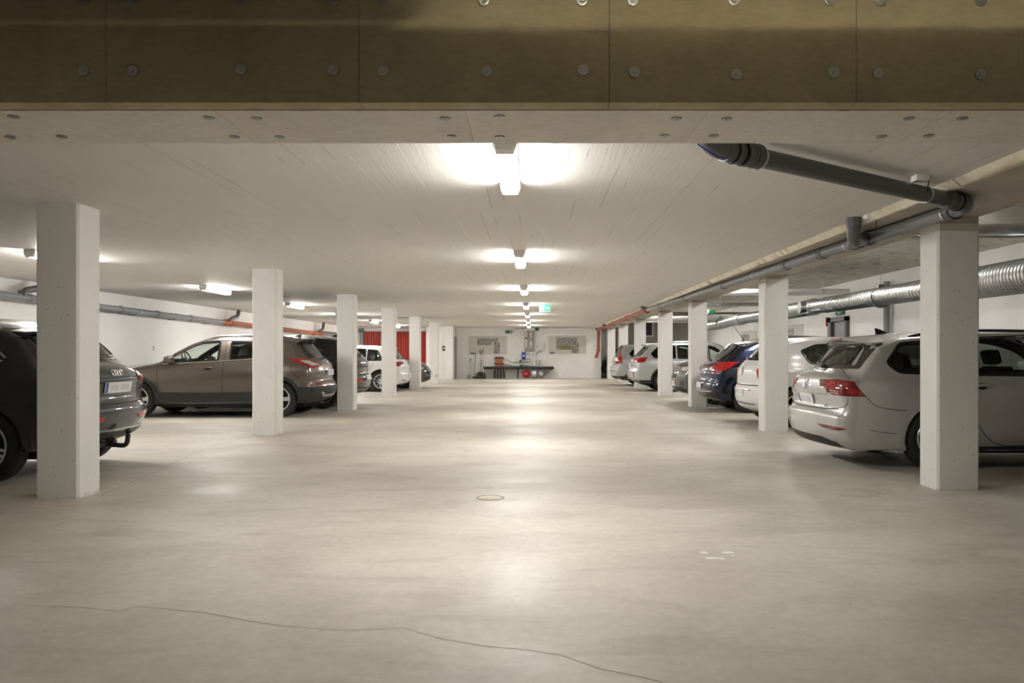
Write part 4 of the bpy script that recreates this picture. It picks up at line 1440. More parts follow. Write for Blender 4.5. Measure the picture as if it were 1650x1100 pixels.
        for sg in (-1, 1):
            j = 0 if sg < 0 else m - 1
            prev = [i * m + j for i in range(n)]
            for k in range(K):
                q = E - N * (self.rx * (1 - cos(ph[k])))[:, None]
                y = self.W(q[:, 0], q[:, 1]) - self.ry * (1 - sin(ph[k]))
                if k == K - 1:
                    # join the last ring to the triangulated side by exact positions
                    cur = []
                    o = len(V)
                    V += [(a, sg * b, c) for (a, c), b in zip(cv, wy)]
                    key = {}
                    for t, (a, c) in enumerate(cv):
                        key[(round(a, 4), round(c, 4))] = t
                    for i in range(n):
                        t = key.get((round(ring_last[i, 0], 4), round(ring_last[i, 1], 4)))
                        if t is None:
                            t = int(np.argmin(np.abs(cv - ring_last[i]).sum(1)))
                        cur.append(o + t)
                    for t, f in enumerate(cf):
                        g = (o + f[0], o + f[1], o + f[2])
                        full.append(g)
                        if not drop[t]: vis.append(g)
                else:
                    cur = list(range(len(V), len(V) + n))
                    V += [(q[i, 0], sg * y[i], q[i, 1]) for i in range(n)]
                for i in range(n - 1):
                    g = (prev[i], prev[i + 1], cur[i + 1], cur[i])
                    if len(set(g)) < 4: g = tuple(dict.fromkeys(g))
                    if len(g) < 3: continue
                    full.append(g)
                    c = np.mean([V[q2] for q2 in g], 0)
                    inarch = any((c[0] - wx) ** 2 + (c[2] - s['wr'] - 0.01) ** 2 < s['arch'] ** 2 for wx in s['wheels'])
                    if not inarch: vis.append(g)
                prev = cur
        self.bvh = BVHTree.FromPolygons([Vector(v) for v in V], full)
        mb = MB()
        mb.v, mb.f, mb.mi = [tuple(map(float, v)) for v in V], vis, [0] * len(vis)
        o = mb.build('body', [self.paint, M_LINING], self.root, smooth=50)
        me = o.data
        bm = bmesh.new()
        bm.from_mesh(me)
        loose = [v for v in bm.verts if not v.link_faces]
        bmesh.ops.delete(bm, geom=loose, context='VERTS')
        bm.to_mesh(me)
        bm.free()
        # make sure normals look outwards (roof faces up)
        top = max(me.polygons, key=lambda p: p.center.z)
        if top.normal.z < 0:
            me.flip_normals()
        smooth_mesh(me, 50)
        md = o.modifiers.new('thickness', 'SOLIDIFY')
        md.thickness = 0.014
        md.offset = -1
        md.material_offset = 1
        md.material_offset_rim = 1
        self.body_obj = o
        # underside
        x0, x1 = C[0, 0] + 0.08, C[-1, 0] - 0.1
        zb = s.get('ground', 0.2)
        hw = float(self.W(s['L'] / 2, 0.3)) - 0.06
        ub = MB().box(x0 + 0.1, x1 - 0.1, -hw + 0.22, hw - 0.22, zb, zb + 0.16, 0.03)
        ub.box(s['wheels'][0] + s['arch'] + 0.02, s['wheels'][1] - s['arch'] - 0.02, -hw, hw, zb + 0.0, zb + 0.12, 0.03)
        if s.get('floorplan', True):
            ub.box(s['wheels'][0] + s['arch'] + 0.02, s['wheels'][1] - s['arch'] - 0.02, -hw + 0.02, hw - 0.02, zb + 0.1, zb + 0.24)
            ub.box(x0 + 0.12, x1 - 0.14, -hw + 0.24, hw - 0.24, zb + 0.12, 0.62)
        ub.build('underbody', M_ALLOYD, self.root, smooth=0)
        # wheel wells
        for wx in s['wheels']:
            for sg in (-1, 1):
                mb = MB()
                a = np.linspace(radians(-12), radians(192), 26)
                rad = s['arch'] - 0.004
                yo = float(self.W(wx, s['wr'] + s['arch'])) - 0.012
                yi = yo - 0.27
                pr = [(wx + rad * cos(t), s['wr'] + 0.01 + rad * sin(t)) for t in a]
                v = [(p[0], sg * yo, p[1]) for p in pr] + [(p[0], sg * yi, p[1]) for p in pr]
                nn = len(pr)
                f = [(i, i + 1, i + 1 + nn, i + nn) for i in range(nn - 1)]
                f.append(tuple(range(nn, 2 * nn)))
                mb.add(v, f)
                mb.build('wheel_well', M_ALLOYD, self.root, smooth=40)
    # ---- conformal patches
    def _mesh(self, pts, nrm, F, name, m, off, parent, depth, smooth=40, label=None):
        bm = bmesh.new()
        vs = [bm.verts.new(p + q * off) for p, q in zip(pts, nrm)]
        for t in F:
            try: bm.faces.new([vs[i] for i in t])
            except ValueError: pass
        bm.verts.index_update()
        idx = {v: k for k, v in enumerate(vs)}
        for v in list(bm.verts):
            if not v.link_faces: bm.verts.remove(v)
        be = [e for e in bm.edges if len(e.link_faces) == 1]
        bv = {}
        for e in be:
            for v in e.verts:
                if v not in bv:
                    k = idx[v]
                    bv[v] = bm.verts.new(v.co - nrm[k] * (off + depth))
        for e in be:
            a, b = e.verts
            bm.faces.new((a, b, bv[b], bv[a]))
        bmesh.ops.recalc_face_normals(bm, faces=bm.faces[:])
        # orient by the first vertex normal
        sgn = sum((f.normal.dot(nrm[idx[f.verts[0]]]) if f.verts[0] in idx else 0) for f in bm.faces)
        if sgn < 0:
            bmesh.ops.reverse_faces(bm, faces=bm.faces[:])
        me = bpy.data.meshes.new(name)
        bm.to_mesh(me)
        bm.free()
        me.materials.append(m)
        smooth_mesh(me, smooth)
        o = bpy.data.objects.new(name, me)
        COL.objects.link(o)
        o.parent = parent or self.root
        if label: o['label'] = label
        return o
    def _cast(self, org, d):
        loc, nor, i, dist = self.bvh.ray_cast(Vector(org), Vector(d))
        if loc is None: return None, None
        if nor.dot(Vector(d)) > 0: nor = -nor
        return loc, nor
    def _project(self, V, F, fn):
        pts, nr, ok = [], [], []
        for p in V:
            l, q = fn(p)
            ok.append(l is not None)
            pts.append(l if l is not None else Vector((0, 0, 0)))
            nr.append(q if q is not None else Vector((0, 0, 1)))
        F = [t for t in F if all(ok[i] for i in t)]
        # average normals for a steadier offset
        acc = [Vector((0, 0, 0)) for _ in pts]
        for t in F:
            for i in t:
                for j in t: acc[i] = acc[i] + nr[j]
        nr = [a.normalized() if a.length > 0 else b for a, b in zip(acc, nr)]
        return pts, nr, F
    def side(self, name, poly, m, sg, off=0.003, holes=(), parent=None, r=0.0, depth=0.006, cell=0.045, label=None):
        if r: poly = round_poly(poly, r)
        V, F, C, hs = cdt_fill(poly, holes, cell, 0.03)
        keep = np.ones(len(F), bool)
        for h in hs: keep &= ~in_poly(C, h)
        pts, nr, F = self._project(V, F[keep], lambda p: self._cast((p[0], sg * 3, p[1]), (0, -sg, 0)))
        return self._mesh(pts, nr, F, name, m, off, parent, depth, label=label)
    def rear(self, name, poly, m, off=0.003, holes=(), parent=None, r=0.0, depth=0.006, cell=0.045, label=None):
        if r: poly = round_poly(poly, r)
        V, F, C, hs = cdt_fill(poly, holes, cell, 0.03)
        keep = np.ones(len(F), bool)
        for h in hs: keep &= ~in_poly(C, h)
        pts, nr, F = self._project(V, F[keep], lambda p: self._cast((-3, p[0], p[1]), (1, 0, 0)))
        return self._mesh(pts, nr, F, name, m, off, parent, depth, label=label)
    def front(self, name, poly, m, off=0.003, holes=(), parent=None, r=0.0, depth=0.006, cell=0.045, label=None):
        if r: poly = round_poly(poly, r)
        V, F, C, hs = cdt_fill(poly, holes, cell, 0.03)
        keep = np.ones(len(F), bool)
        for h in hs: keep &= ~in_poly(C, h)
        pts, nr, F = self._project(V, F[keep], lambda p: self._cast((9, p[0], p[1]), (-1, 0, 0)))
        return self._mesh(pts, nr, F, name, m, off, parent, depth, label=label)
    def wrap(self, name, pts2, m, cx, off=0.004, parent=None, r=0.0, depth=0.008, cell=0.03, holes=(), label=None):
        """pts2: ('r',y,z) on the rear, ('s',x,z) on the side with the sign of y in sg, ('f',y,z) on the nose; projected from the axis x=cx"""
        def conv(L):
            q = []
            for p in L:
                if p[0] == 'r': l, _ = self._cast((-3, p[1], p[2]), (1, 0, 0))
                elif p[0] == 'f': l, _ = self._cast((9, p[1], p[2]), (-1, 0, 0))
                else: l, _ = self._cast((p[1], 3 * p[3], p[2]), (0, -p[3], 0))
                if l is None: l = Vector((cx - 1, 0, p[2]))
                th = atan2(l.y, (cx - l.x)) if pts2[0][0] != 'f' else atan2(l.y, (l.x - cx))
                q.append((th * 1.0, l.z))
            return q
        fr = pts2[0][0] == 'f'
        poly = conv(pts2)
        if r: poly = round_poly(poly, r)
        V, F, C, hs = cdt_fill(poly, [conv(h) for h in holes], cell, 0.025)
        keep = np.ones(len(F), bool)
        for h in hs: keep &= ~in_poly(C, h)
        def fn(p):
            d = Vector((cos(p[0]) * (1 if fr else -1), sin(p[0]), 0))
            l, q = self._cast(Vector((cx, 0, p[1])) + d * 3.2, -d)
            return l, q
        pts, nr, F = self._project(V, F[keep], fn)
        return self._mesh(pts, nr, F, name, m, off, parent, depth, label=label)
    def frame3(self, kind, a, z, sg=1):
        """matrix on the skin: local x along the face, y up, z outwards"""
        if kind == 'r': l, q = self._cast((-3, a, z), (1, 0, 0)); xa = Vector((0, -1, 0))
        elif kind == 'f': l, q = self._cast((9, a, z), (-1, 0, 0)); xa = Vector((0, 1, 0))
        else: l, q = self._cast((a, 3 * sg, z), (0, -sg, 0)); xa = Vector((-sg, 0, 0))
        q = q.normalized()
        ya = q.cross(xa).normalized()
        xa = ya.cross(q).normalized()
        return Matrix(((xa.x, ya.x, q.x, l.x), (xa.y, ya.y, q.y, l.y), (xa.z, ya.z, q.z, l.z), (0, 0, 0, 1)))
    # ---- standard parts
    def glazing(self, glass=None):
        s = self.s
        for sg in (-1, 1):
            for i, w in enumerate(self.win_polys):
                g = glass or (s['glass'][i] if 'glass' in s else M_GLASS)
                fr = self.side('window_frame', inset_poly(w, -0.016), s.get('frame_mat', M_TRIM), sg, 0.0025, holes=[inset_poly(w, 0.02)], depth=0.012)
                self.side('window_glass', inset_poly(w, 0.008), g, sg, -0.006, depth=-0.004, parent=fr)
    def wheels_(self, style, alloy=None):
        s = self.s
        R, tw = s['wr'], s.get('tw', 0.215)
        rr = R * s.get('rimratio', 0.68)
        al = alloy or M_ALLOY
        for wi, wx in enumerate(s['wheels']):
            for sg in (-1, 1):
                yc = s.get('track', float(self.W(wx, R + s['arch'])) - 0.035)
                M = Matrix.Translation((wx, sg * (yc - tw / 2), R)) @ Matrix.Rotation(-sg * pi / 2, 4, 'X')
                h = tw / 2
                mb = MB()
                prof = [(rr - 0.012, -h * 0.8), (rr + 0.01, -h * 0.92), ((R + rr) / 2, -h), (R - 0.022, -h * 0.93), (R - 0.006, -h * 0.78)]
                gro = []
                nb = 5
                for b in range(nb):
                    a0 = -h * 0.74 + b * (1.48 * h / nb)
                    a1 = a0 + 1.48 * h / nb
                    gro += [(R, a0 + 0.003), (R, a1 - 0.003), (R - 0.007, a1 - 0.002), (R - 0.007, a1 + 0.002)]
                prof += gro[:-2] + [(R - 0.006, h * 0.78), (R - 0.022, h * 0.93), ((R + rr) / 2, h), (rr + 0.01, h * 0.92), (rr - 0.012, h * 0.8)]
                mb.lathe(prof, 48, M, closed=True)
                ty = mb.build('tyre', M_TYRE, self.root, smooth=40)
                mb = MB()
                mb.lathe([(rr - 0.016, -h * 0.6), (rr + 0.004, h * 0.84), (rr - 0.004, h * 0.9), (rr - 0.022, h * 0.84), (rr - 0.03, h * 0.3), (rr - 0.03, -h * 0.6)], 48, M, closed=True)
                if style.get('dish', True):
                    mb.cur = 1
                    mb.lathe([(0.0, -h * 0.1), (rr - 0.02, -h * 0.1), (rr - 0.02, -h * 0.16), (0.0, -h * 0.16)], 40, M)
                    mb.cur = 0
                n = style['n']
                w0, w1, tw_ = style.get('w', (0.05, 0.035, 0.0))
                for k in range(n):
                    a = 2 * pi * k / n + style.get('ph', 0.2)
                    for off in style.get('pair', (0,)):
                        aa = a + off
                        r0, r1 = 0.045, rr - 0.012
                        d0, d1 = h * style.get('dip', 0.55), h * 0.8
                        sp = []
                        for (r, w, d) in ((r0, w0, d0), (0.55 * (r0 + r1), (w0 + w1) / 2, (d0 + d1) / 2 + 0.004), (r1, w1, d1)):
                            an = aa + tw_ * (r - r0) / (r1 - r0)
                            u, t = Vector((cos(an), sin(an), 0)), Vector((-sin(an), cos(an), 0))
                            sp.append([u * r + t * w / 2 + Vector((0, 0, d - 0.012)), u * r - t * w / 2 + Vector((0, 0, d - 0.012)), u * r - t * w / 2 * 0.8 + Vector((0, 0, d)), u * r + t * w / 2 * 0.8 + Vector((0, 0, d))])
                        v = [p for q in sp for p in q]
                        f = [(0, 1, 2, 3), (11, 10, 9, 8)] + [(4 * i + j, 4 * i + (j + 1) % 4, 4 * i + 4 + (j + 1) % 4, 4 * i + 4 + j) for i in range(2) for j in range(4)]
                        mb.add(v, f, M)
                mb.lathe([(0.0, h * 0.62), (0.028, h * 0.62), (0.034, h * 0.56), (0.075, h * 0.52), (0.08, h * 0.3)], 24, M)
                rim = mb.build('rim', [al, M_ALLOYD], ty, smooth=35)
    def arch_trim(self, m, w=0.05, a0=-22, a1=202, off=0.006, only=None):
        s = self.s
        for wx in s['wheels']:
            for sg in (-1, 1):
                a = np.linspace(radians(a0), radians(a1), 40)
                ri, ro = s['arch'] - 0.012, s['arch'] + w
                cz = s['wr'] + 0.01
                poly = [(wx + ri * cos(t), cz + ri * sin(t)) for t in a] + [(wx + ro * cos(t), cz + ro * sin(t)) for t in a[::-1]]
                zmin = s.get('sill', 0.24)
                poly = [(p[0], max(p[1], zmin)) for p in poly]
                self.side('wheel_arch_trim', poly, m, sg, off, depth=0.02)
    def seam(self, name, pts, kind='s', sg=1, w=0.006, off=0.0012, m=None, smooth_=True):
        """thin dark panel gap drawn on the skin"""
        P = smooth_curve(pts, 0.025) if smooth_ else smooth_curve(pts, 0.025)
        L, Q = [], []
        for p in P:
            if kind == 's': l, q = self._cast((p[0], 3 * sg, p[1]), (0, -sg, 0))
            elif kind == 'r': l, q = self._cast((-3, p[0], p[1]), (1, 0, 0))
            else: l, q = self._cast((9, p[0], p[1]), (-1, 0, 0))
            if l is None: continue
            L.append(l); Q.append(q)
        if len(L) < 2: return None
        mb = MB()
        v, f = [], []
        for i in range(len(L)):
            d = (L[min(i + 1, len(L) - 1)] - L[max(i - 1, 0)]).normalized()
            t = Q[i].cross(d).normalized()
            v += [L[i] + t * w / 2 - Q[i] * 0.004, L[i] + t * w / 2 + Q[i] * off, L[i] - t * w / 2 + Q[i] * off, L[i] - t * w / 2 - Q[i] * 0.004]
        for i in range(len(L) - 1):
            f += [(4 * i + j, 4 * i + j + 1, 4 * i + 5 + j, 4 * i + 4 + j) for j in range(3)]
        mb.add(v, f)
        return mb
    def seams(self, L, name='panel_gap'):
        """several gaps in one part: (kind, sg, pts[, w])"""
        for e in L:
            k = self.seam(name, e[2], e[0], e[1], *(e[3:4] or (0.006,)))
            if k: k.build(name, M_GAP, self.root, smooth=0)
    def strip(self, name, pts, m, sg=1, kind='s', w=0.012, off=0.006):
        k = self.seam(name, pts, kind, sg, w, off)
        return k.build(name, m, self.root, smooth=0) if k else None
    def band(self, name, xs, z0, z1, m, cx, off=0.005, yr=0.6, xs1=None, dz=0.0, depth=0.012, r=0.0):
        """a band that runs round the tail from flank to flank"""
        xs1 = xs if xs1 is None else xs1
        lo = [('s', xs, z0, 1), ('r', yr, z0 + dz), ('r', 0, z0 + dz), ('r', -yr, z0 + dz), ('s', xs, z0, -1)]
        hi = [('s', xs1, z1, -1), ('r', -yr, z1), ('r', 0, z1), ('r', yr, z1), ('s', xs1, z1, 1)]
        return self.wrap(name, lo + hi, m, cx, off, depth=depth, cell=0.05, r=r)
    def screen(self, z0, z1, w0, w1, b=0.045, glass=None, name='rear_screen'):
        fr = self.rear(name + '_frame', round_poly([(-w0, z0), (w0, z0), (w1, z1), (-w1, z1)], 0.05), M_TRIM, 0.002,
                       holes=[round_poly([(-w0 + b + 0.02, z0 + b), (w0 - b - 0.02, z0 + b), (w1 - b - 0.01, z1 - b), (-w1 + b + 0.01, z1 - b)], 0.05)], depth=0.012)
        g = b * 0.6
        self.rear(name, [(-w0 + g + 0.02, z0 + g), (w0 - g - 0.02, z0 + g), (w1 - g - 0.01, z1 - g), (-w1 + g + 0.01, z1 - g)], glass or M_RGLASS, -0.004, parent=fr, r=0.05, depth=-0.003)
    def windscreen(self, z0, z1, w0, w1):
        self.front('windscreen', [(-w0, z0), (w0, z0), (w1, z1), (-w1, z1)], M_GLASS, 0.001, r=0.05, depth=0.004)
    def spoiler(self, x0, z0, L, half, drop, back, thick=0.03, m=None):
        """roof spoiler: a thin wedge over the top of the rear screen"""
        prof = [(x0, z0 - thick), (x0 + 0.012, z0 - thick * 0.25), (x0 + L * 0.5, z0 + 0.012), (x0 + L, z0 + 0.022), (x0 + L, z0 - 0.01), (x0 + L * 0.5, z0 - thick - 0.012)]
        ys = [-1, -0.97, -0.75, -0.4, 0, 0.4, 0.75, 0.97, 1]
        v, f = [], []
        for t in ys:
            k = abs(t)
            v += [(x + back * k ** 3, t * half, z - drop * k ** 2.2) for x, z in prof]
        n = len(prof)
        for i in range(len(ys) - 1):
            f += [(i * n + j, i * n + (j + 1) % n, (i + 1) * n + (j + 1) % n, (i + 1) * n + j) for j in range(n)]
        f += [tuple(range(n)), tuple(range(len(ys) * n - 1, len(ys) * n - 1 - n, -1))]
        o = MB().add(v, f).build('roof_spoiler', m or self.paint, self.root, smooth=30)
        MB().box(x0 - 0.004, x0 + 0.02, -0.14, 0.14, z0 - thick, z0 - thick * 0.3, 0.003).build('brake_light', M_TAILD, o, smooth=0)
        return o
    def handle(self, x, z, sg, m, w=0.17, label=None):
        M = self.frame3('s', x, z, sg)
        mb = MB()
        pts = [(-w / 2, 0, -0.002), (-w / 2 + 0.015, 0, 0.022), (0, 0.0, 0.034), (w / 2 - 0.015, 0, 0.026), (w / 2, 0, -0.002)]
        mb.tube(fillet_path(pts, 0.02), 0.016, 10, True, M)
        mb.cur = 1
        mb.lathe([(0.0, 0.002), (0.04, 0.002), (0.045, -0.001)], 20, M @ Matrix.Translation((0, -0.006, 0.0)) @ Matrix.Diagonal((1.3, 0.75, 1, 1)))
        return mb.build('door_handle', [m, M_GAP], self.root, smooth=50)
    def mirror(self, x, z, m, size=(0.13, 0.19, 0.12)):
        for sg in (-1, 1):
            l, q = self._cast((x, 3 * sg, z), (0, -sg, 0))
            if l is None: continue
            y = abs(l.y)
            mb = MB()
            bm = bmesh.new()
            bmesh.ops.create_cube(bm, size=1)
            bmesh.ops.subdivide_edges(bm, edges=bm.edges[:], cuts=2, use_grid_fill=True)
            for v in bm.verts:
                v.co = v.co.normalized() * 0.35 + v.co * 0.55
                v.co.x *= size[0] * (1.0 if v.co.x > 0 else 0.75)
                v.co.y *= size[1]
                v.co.z *= size[2] * (1 - 0.25 * (v.co.y * sg > 0) )
            bmesh.ops.subdivide_edges(bm, edges=bm.edges[:], cuts=1, use_grid_fill=True, smooth=0.6)
            bm.verts.index_update()
            cx, cy, cz = x - 0.0, sg * (y + size[1] * 0.62), z + 0.06
            mb.add([v.co.copy() for v in bm.verts], [[v.index for v in f.verts] for f in bm.faces], Matrix.Translation((cx, cy, cz)))
            bm.free()
            o = mb.build('door_mirror', m, self.root, smooth=60)
            MB().prism([(x + 0.04, z - 0.02), (x - 0.05, z - 0.02), (x - 0.035, z + 0.03), (x + 0.03, z + 0.03)], 'y', sg * (y - 0.03), sg * (y + size[1] * 0.5)).build('mirror_foot', M_TRIM, o, smooth=0)
    def plate(self, kind, a, z, w=0.50, h=0.11, lift=0.010, smudge=True, tilt=True):
        M = self.frame3(kind, a, z)
        M = M @ Matrix.Translation((0, 0, min(lift, 0.010)))
        mb = MB()
        mb.box(-w / 2, w / 2, -h / 2, h / 2, -0.012, 0.0, 0.0, M)
        p = mb.build('number_plate', M_PLATE, self.root, smooth=0)
        mb = MB()
        for i, q in enumerate((-0.28, -0.17, -0.06, 0.12, 0.23, 0.34)):
            mb.box(q * w - 0.017, q * w + 0.017, -h * 0.26, h * 0.26, -0.003, 0.0008, 0.0, M)
        mb.build('plate_smudge', M_SMUDGE, p, smooth=0)
        MB().box(-w / 2 + 0.003, -w / 2 + 0.045, -h / 2 + 0.004, h / 2 - 0.004, -0.004, 0.0012, 0.0, M).build('plate_band', M_PBLUE, p, smooth=0)['label'] = 'blue band at the plate end'
        return p
    def rails(self, m, x0, x1, y, z, r=0.016, rise=0.03):
        for sg in (-1, 1):
            pts = []
            for t in np.linspace(0, 1, 14):
                x = x0 + (x1 - x0) * t
                l, q = self._cast((x, sg * y, 4), (0, 0, -1))
                up = rise * min(1, min(t, 1 - t) * 7) ** 0.6
                pts.append((x, sg * y, l.z + up - 0.004))
            MB().tube(pts, r, 10).build('roof_rail', m, self.root, smooth=50)
    def fin(self, x, m, L=0.16, h=0.06):
        l, q = self._cast((x, 0, 4), (0, 0, -1))
        z = l.z - 0.006
        mb = MB()
        n = 8
        v, f = [], []
        secs = [(0.0, 0.004, 0.006), (0.1, 0.02, 0.2), (0.35, 0.028, 0.5), (0.7, 0.024, 0.85), (0.9, 0.016, 1.0), (1.0, 0.006, 0.95)]
        for (t, w, hh) in secs:
            xx = x + L / 2 - t * L
            zz = z + h * hh + 0.004
            v += [(xx, -w, z), (xx, -w * 0.55, z + (zz - z) * 0.6), (xx - 0.01, 0, zz), (xx, w * 0.55, z + (zz - z) * 0.6), (xx, w, z)]
        for i in range(len(secs) - 1):
            f += [(5 * i + j, 5 * i + j + 1, 5 * i + 6 + j, 5 * i + 5 + j) for j in range(4)]
        f += [(0, 1, 2, 3, 4), tuple(range(5 * len(secs) - 1, 5 * len(secs) - 6, -1))]
        mb.add(v, f)
        mb.build('roof_antenna', m, self.root, smooth=60)
    def wiper(self, y0, z0, length=0.36, ang=4, side=-1):
        M = self.frame3('r', y0, z0)
        mb = MB()
        mb.lathe([(0.0, 0.045), (0.016, 0.04), (0.022, 0.012), (0.024, -0.01)], 16, M)
        d = Vector((cos(radians(ang)) * side, sin(radians(ang)), 0))
        mb.tube([Vector((0, 0, 0.036)), d * length * 0.5 + Vector((0, 0, 0.045)), d * length * 0.75 + Vector((0, 0, 0.03))], [0.013, 0.009, 0.006], 8, True, M)
        mb.tube([d * length * 0.25 + Vector((0, -0.004, 0.014)), d * length + Vector((0, -0.004, 0.016))], [0.008, 0.005], 6, True, M)
        mb.build('rear_wiper', M_BLACK, self.root, smooth=40)
    def cabin(self, dash_x, seat_x, rear_x, floor=0.42, belt=0.95, wheel_y=None, seat_h=0.62):
        s = self.s
        hw = float(self.W(s['L'] / 2, belt)) - 0.16
        def seat(x, y0, y1, back_h, rec=0.18):
            mb = MB()
            mb.box(x - 0.05, x + 0.48, y0, y1, floor, floor + 0.16, 0.05)
            M = Matrix.Translation((x, 0, floor + 0.1)) @ Matrix.Rotation(-rec - 0.1, 4, 'Y')
            mb.box(-0.08, 0.06, y0 + 0.01, y1 - 0.01, 0.0, back_h, 0.05, M)
            o = mb.build('seat', M_SEAT, self.root, smooth=40)
            ny = 1 if (y1 - y0) < 0.8 else 3
            for k in range(ny):
                mb = MB()
                yc = y0 + (y1 - y0) * (k + 0.5) / ny
                mb.box(-0.06, 0.03, yc - 0.13, yc + 0.13, back_h + 0.03, back_h + 0.19, 0.035, M)
                for dy in (-0.05, 0.05):
                    mb.tube([(-0.015, yc + dy, back_h - 0.03), (-0.015, yc + dy, back_h + 0.06)], 0.006, 6, True, M)
                mb.build('headrest', M_SEAT, o, smooth=40)
        seat(seat_x, 0.12, hw - 0.04, seat_h)
        seat(seat_x, -hw + 0.04, -0.12, seat_h)
        seat(rear_x, -hw + 0.05, hw - 0.05, seat_h * 0.92)
        mb = MB()
        mb.prism([(dash_x - 0.35, 0.55), (dash_x - 0.36, belt - 0.16), (dash_x - 0.22, belt - 0.06), (dash_x - 0.02, belt - 0.1), (dash_x - 0.02, 0.55)], 'y', -hw + 0.02, hw - 0.02)
        mb.build('dashboard', M_LINING, self.root, smooth=0)
        # wheel on the left-hand seat
        M = Matrix.Translation((dash_x - 0.47, hw * 0.5 + 0.02, belt + 0.02)) @ Matrix.Rotation(radians(-66), 4, 'Y')
        mb = MB().torus(0.18, 0.015, M, 32, 8)
        mb.lathe([(0.0, 0.0), (0.06, 0.0), (0.06, -0.05), (0.0, -0.05)], 20, M)
        for a in (0.0, pi, -pi / 2):
            mb.tube([(0.05 * cos(a), 0.05 * sin(a), -0.01), (0.175 * cos(a), 0.175 * sin(a), 0)], 0.012, 8, True, M)
        mb.tube([(0, 0, -0.04), (0, 0, -0.22)], 0.025, 8, True, M)
        mb.build('steering_wheel', M_BLACK, self.root, smooth=40)
    def towbar(self, z=0.36, x=0.1):
        mb = MB()
        mb.tube(fillet_path([(x + 0.35, 0, z - 0.02), (x + 0.05, 0, z - 0.03), (x - 0.1, 0, z - 0.03), (x - 0.135, 0, z + 0.07)], 0.06), [0.02], 10) if False else None
        p = fillet_path([(x + 0.35, 0, z), (x + 0.0, 0, z - 0.01), (x - 0.13, 0, z - 0.02), (x - 0.14, 0, z + 0.10)], 0.07)
        mb.tube(p, [0.024] * len(p), 10)
        bm = bmesh.new()
        bmesh.ops.create_uvsphere(bm, u_segments=14, v_segments=10, radius=0.03)
        bm.verts.index_update()
        mb.add([v.co + Vector((x - 0.14, 0, z + 0.13)) for v in bm.verts], [[v.index for v in f.verts] for f in bm.faces])
        bm.free()
        mb.box(x + 0.02, x + 0.1, -0.1, -0.03, z - 0.04, z + 0.04, 0.012)
        mb.tube([(x + 0.1, -0.2, z), (x + 0.1, 0.2, z)], 0.025, 10)
        mb.build('tow_bar', M_BLACK, self.root, smooth=50)

def cdt_fill_keep(outer, holes, cell):
    """like cdt_fill but keeps the outer points exactly as they are"""
    Q = np.array(outer)
    x0, y0 = Q.min(0); x1, y1 = Q.max(0)
    # finer rows in z than columns in x
    gx = np.arange(x0 + cell * 0.5, x1, cell)
    gy = np.arange(y0 + cell * 0.5, y1, cell * 0.8)
    G = np.array([(a, b) for a in gx for b in gy])
    keep = in_poly(G, outer) & (poly_dist(G, outer) > cell * 0.45)
    hs = [resample_poly(h, 0.028) for h in holes]
    for h in hs:
        keep &= poly_dist(G, h) > cell * 0.4
    G = G[keep]
    verts = [Vector(p) for p in outer]
    edges = [(i, (i + 1) % len(outer)) for i in range(len(outer))]
    for h in hs:
        o = len(verts)
        verts += [Vector(p) for p in h]
        edges += [(o + i, o + (i + 1) % len(h)) for i in range(len(h))]
    verts += [Vector(p) for p in G]
    v, e, f, _, _, _ = delaunay_2d_cdt(verts, edges, [], 0, 1e-6)
    V = np.array([tuple(p) for p in v])
    F = np.array([tuple(t) for t in f if len(t) == 3])
    C = V[F].mean(1)
    k = in_poly(C, outer)
    return V, F[k], C[k], hs
# ---------------------------------------------------------------- silver estate car, nearest on the right
P_SILVER = paint('silver_white_paint', (0.555, 0.562, 0.56), 0.6, 0.36)
estate = dict(
    L=4.63, wheels=(1.13, 3.72), wr=0.325, arch=0.365, ground=0.17, sill=0.2,
    rear=[(0.16, 0.20), (0.06, 0.26), (0.015, 0.36), (0.0, 0.50), (0.008, 0.57), (0.045, 0.605), (0.07, 0.64), (0.055, 0.75), (0.06, 0.87), (0.09, 0.95), (0.16, 1.0), (0.27, 1.035), (0.37, 1.16), (0.47, 1.285), (0.52, 1.345)],
    top=[(0.52, 1.345), (0.7, 1.392), (1.0, 1.43), (1.5, 1.46), (2.1, 1.465), (2.5, 1.445), (2.85, 1.36), (3.2, 1.18), (3.52, 1.0), (3.75, 0.955), (4.1, 0.88), (4.4, 0.77), (4.5, 0.70)],
    front=[(4.45, 0.2), (4.57, 0.28), (4.62, 0.45), (4.61, 0.58), (4.5, 0.70)],
    sec=[(0.15, 0.80), (0.22, 0.845), (0.32, 0.872), (0.48, 0.885), (0.62, 0.893), (0.76, 0.895), (0.86, 0.89), (0.915, 0.878), (0.945, 0.858), (0.99, 0.838), (1.05, 0.815), (1.2, 0.755), (1.34, 0.69), (1.42, 0.65), (1.52, 0.60)],
    taper_r=(0.075, 1.0), taper_f=(0.13, 1.0), bow_b=0.10, bow_w=0.10, rr=0.14, ry=0.10, rrt=0.06, ryt=0.05,
    side_windows=[
        [(0.63, 1.10), (0.74, 1.005), (1.33, 0.985), (1.33, 1.345), (0.80, 1.30)],
        [(1.39, 0.985), (2.24, 0.975), (2.24, 1.375), (1.39, 1.35)],
        [(2.32, 0.975), (3.28, 0.975), (3.20, 1.03), (2.72, 1.33), (2.55, 1.37), (2.32, 1.375)]],
    glass=[M_PRIV, M_PRIV, M_GLASS],
    screens={'rear': (1.05, 1.275, 0.56, 0.50), 'front': (1.03, 1.36, 0.64, 0.54), 'fx': 3.48},
)
c = Car('estate_car', 'large silver estate car with tail lights toward the aisle behind the nearest right pillar', estate, P_SILVER, (3.03, 9.12, 0), 0)
c.glazing()
c.wheels_({'n': 5, 'w': (0.07, 0.06, 0.0)})
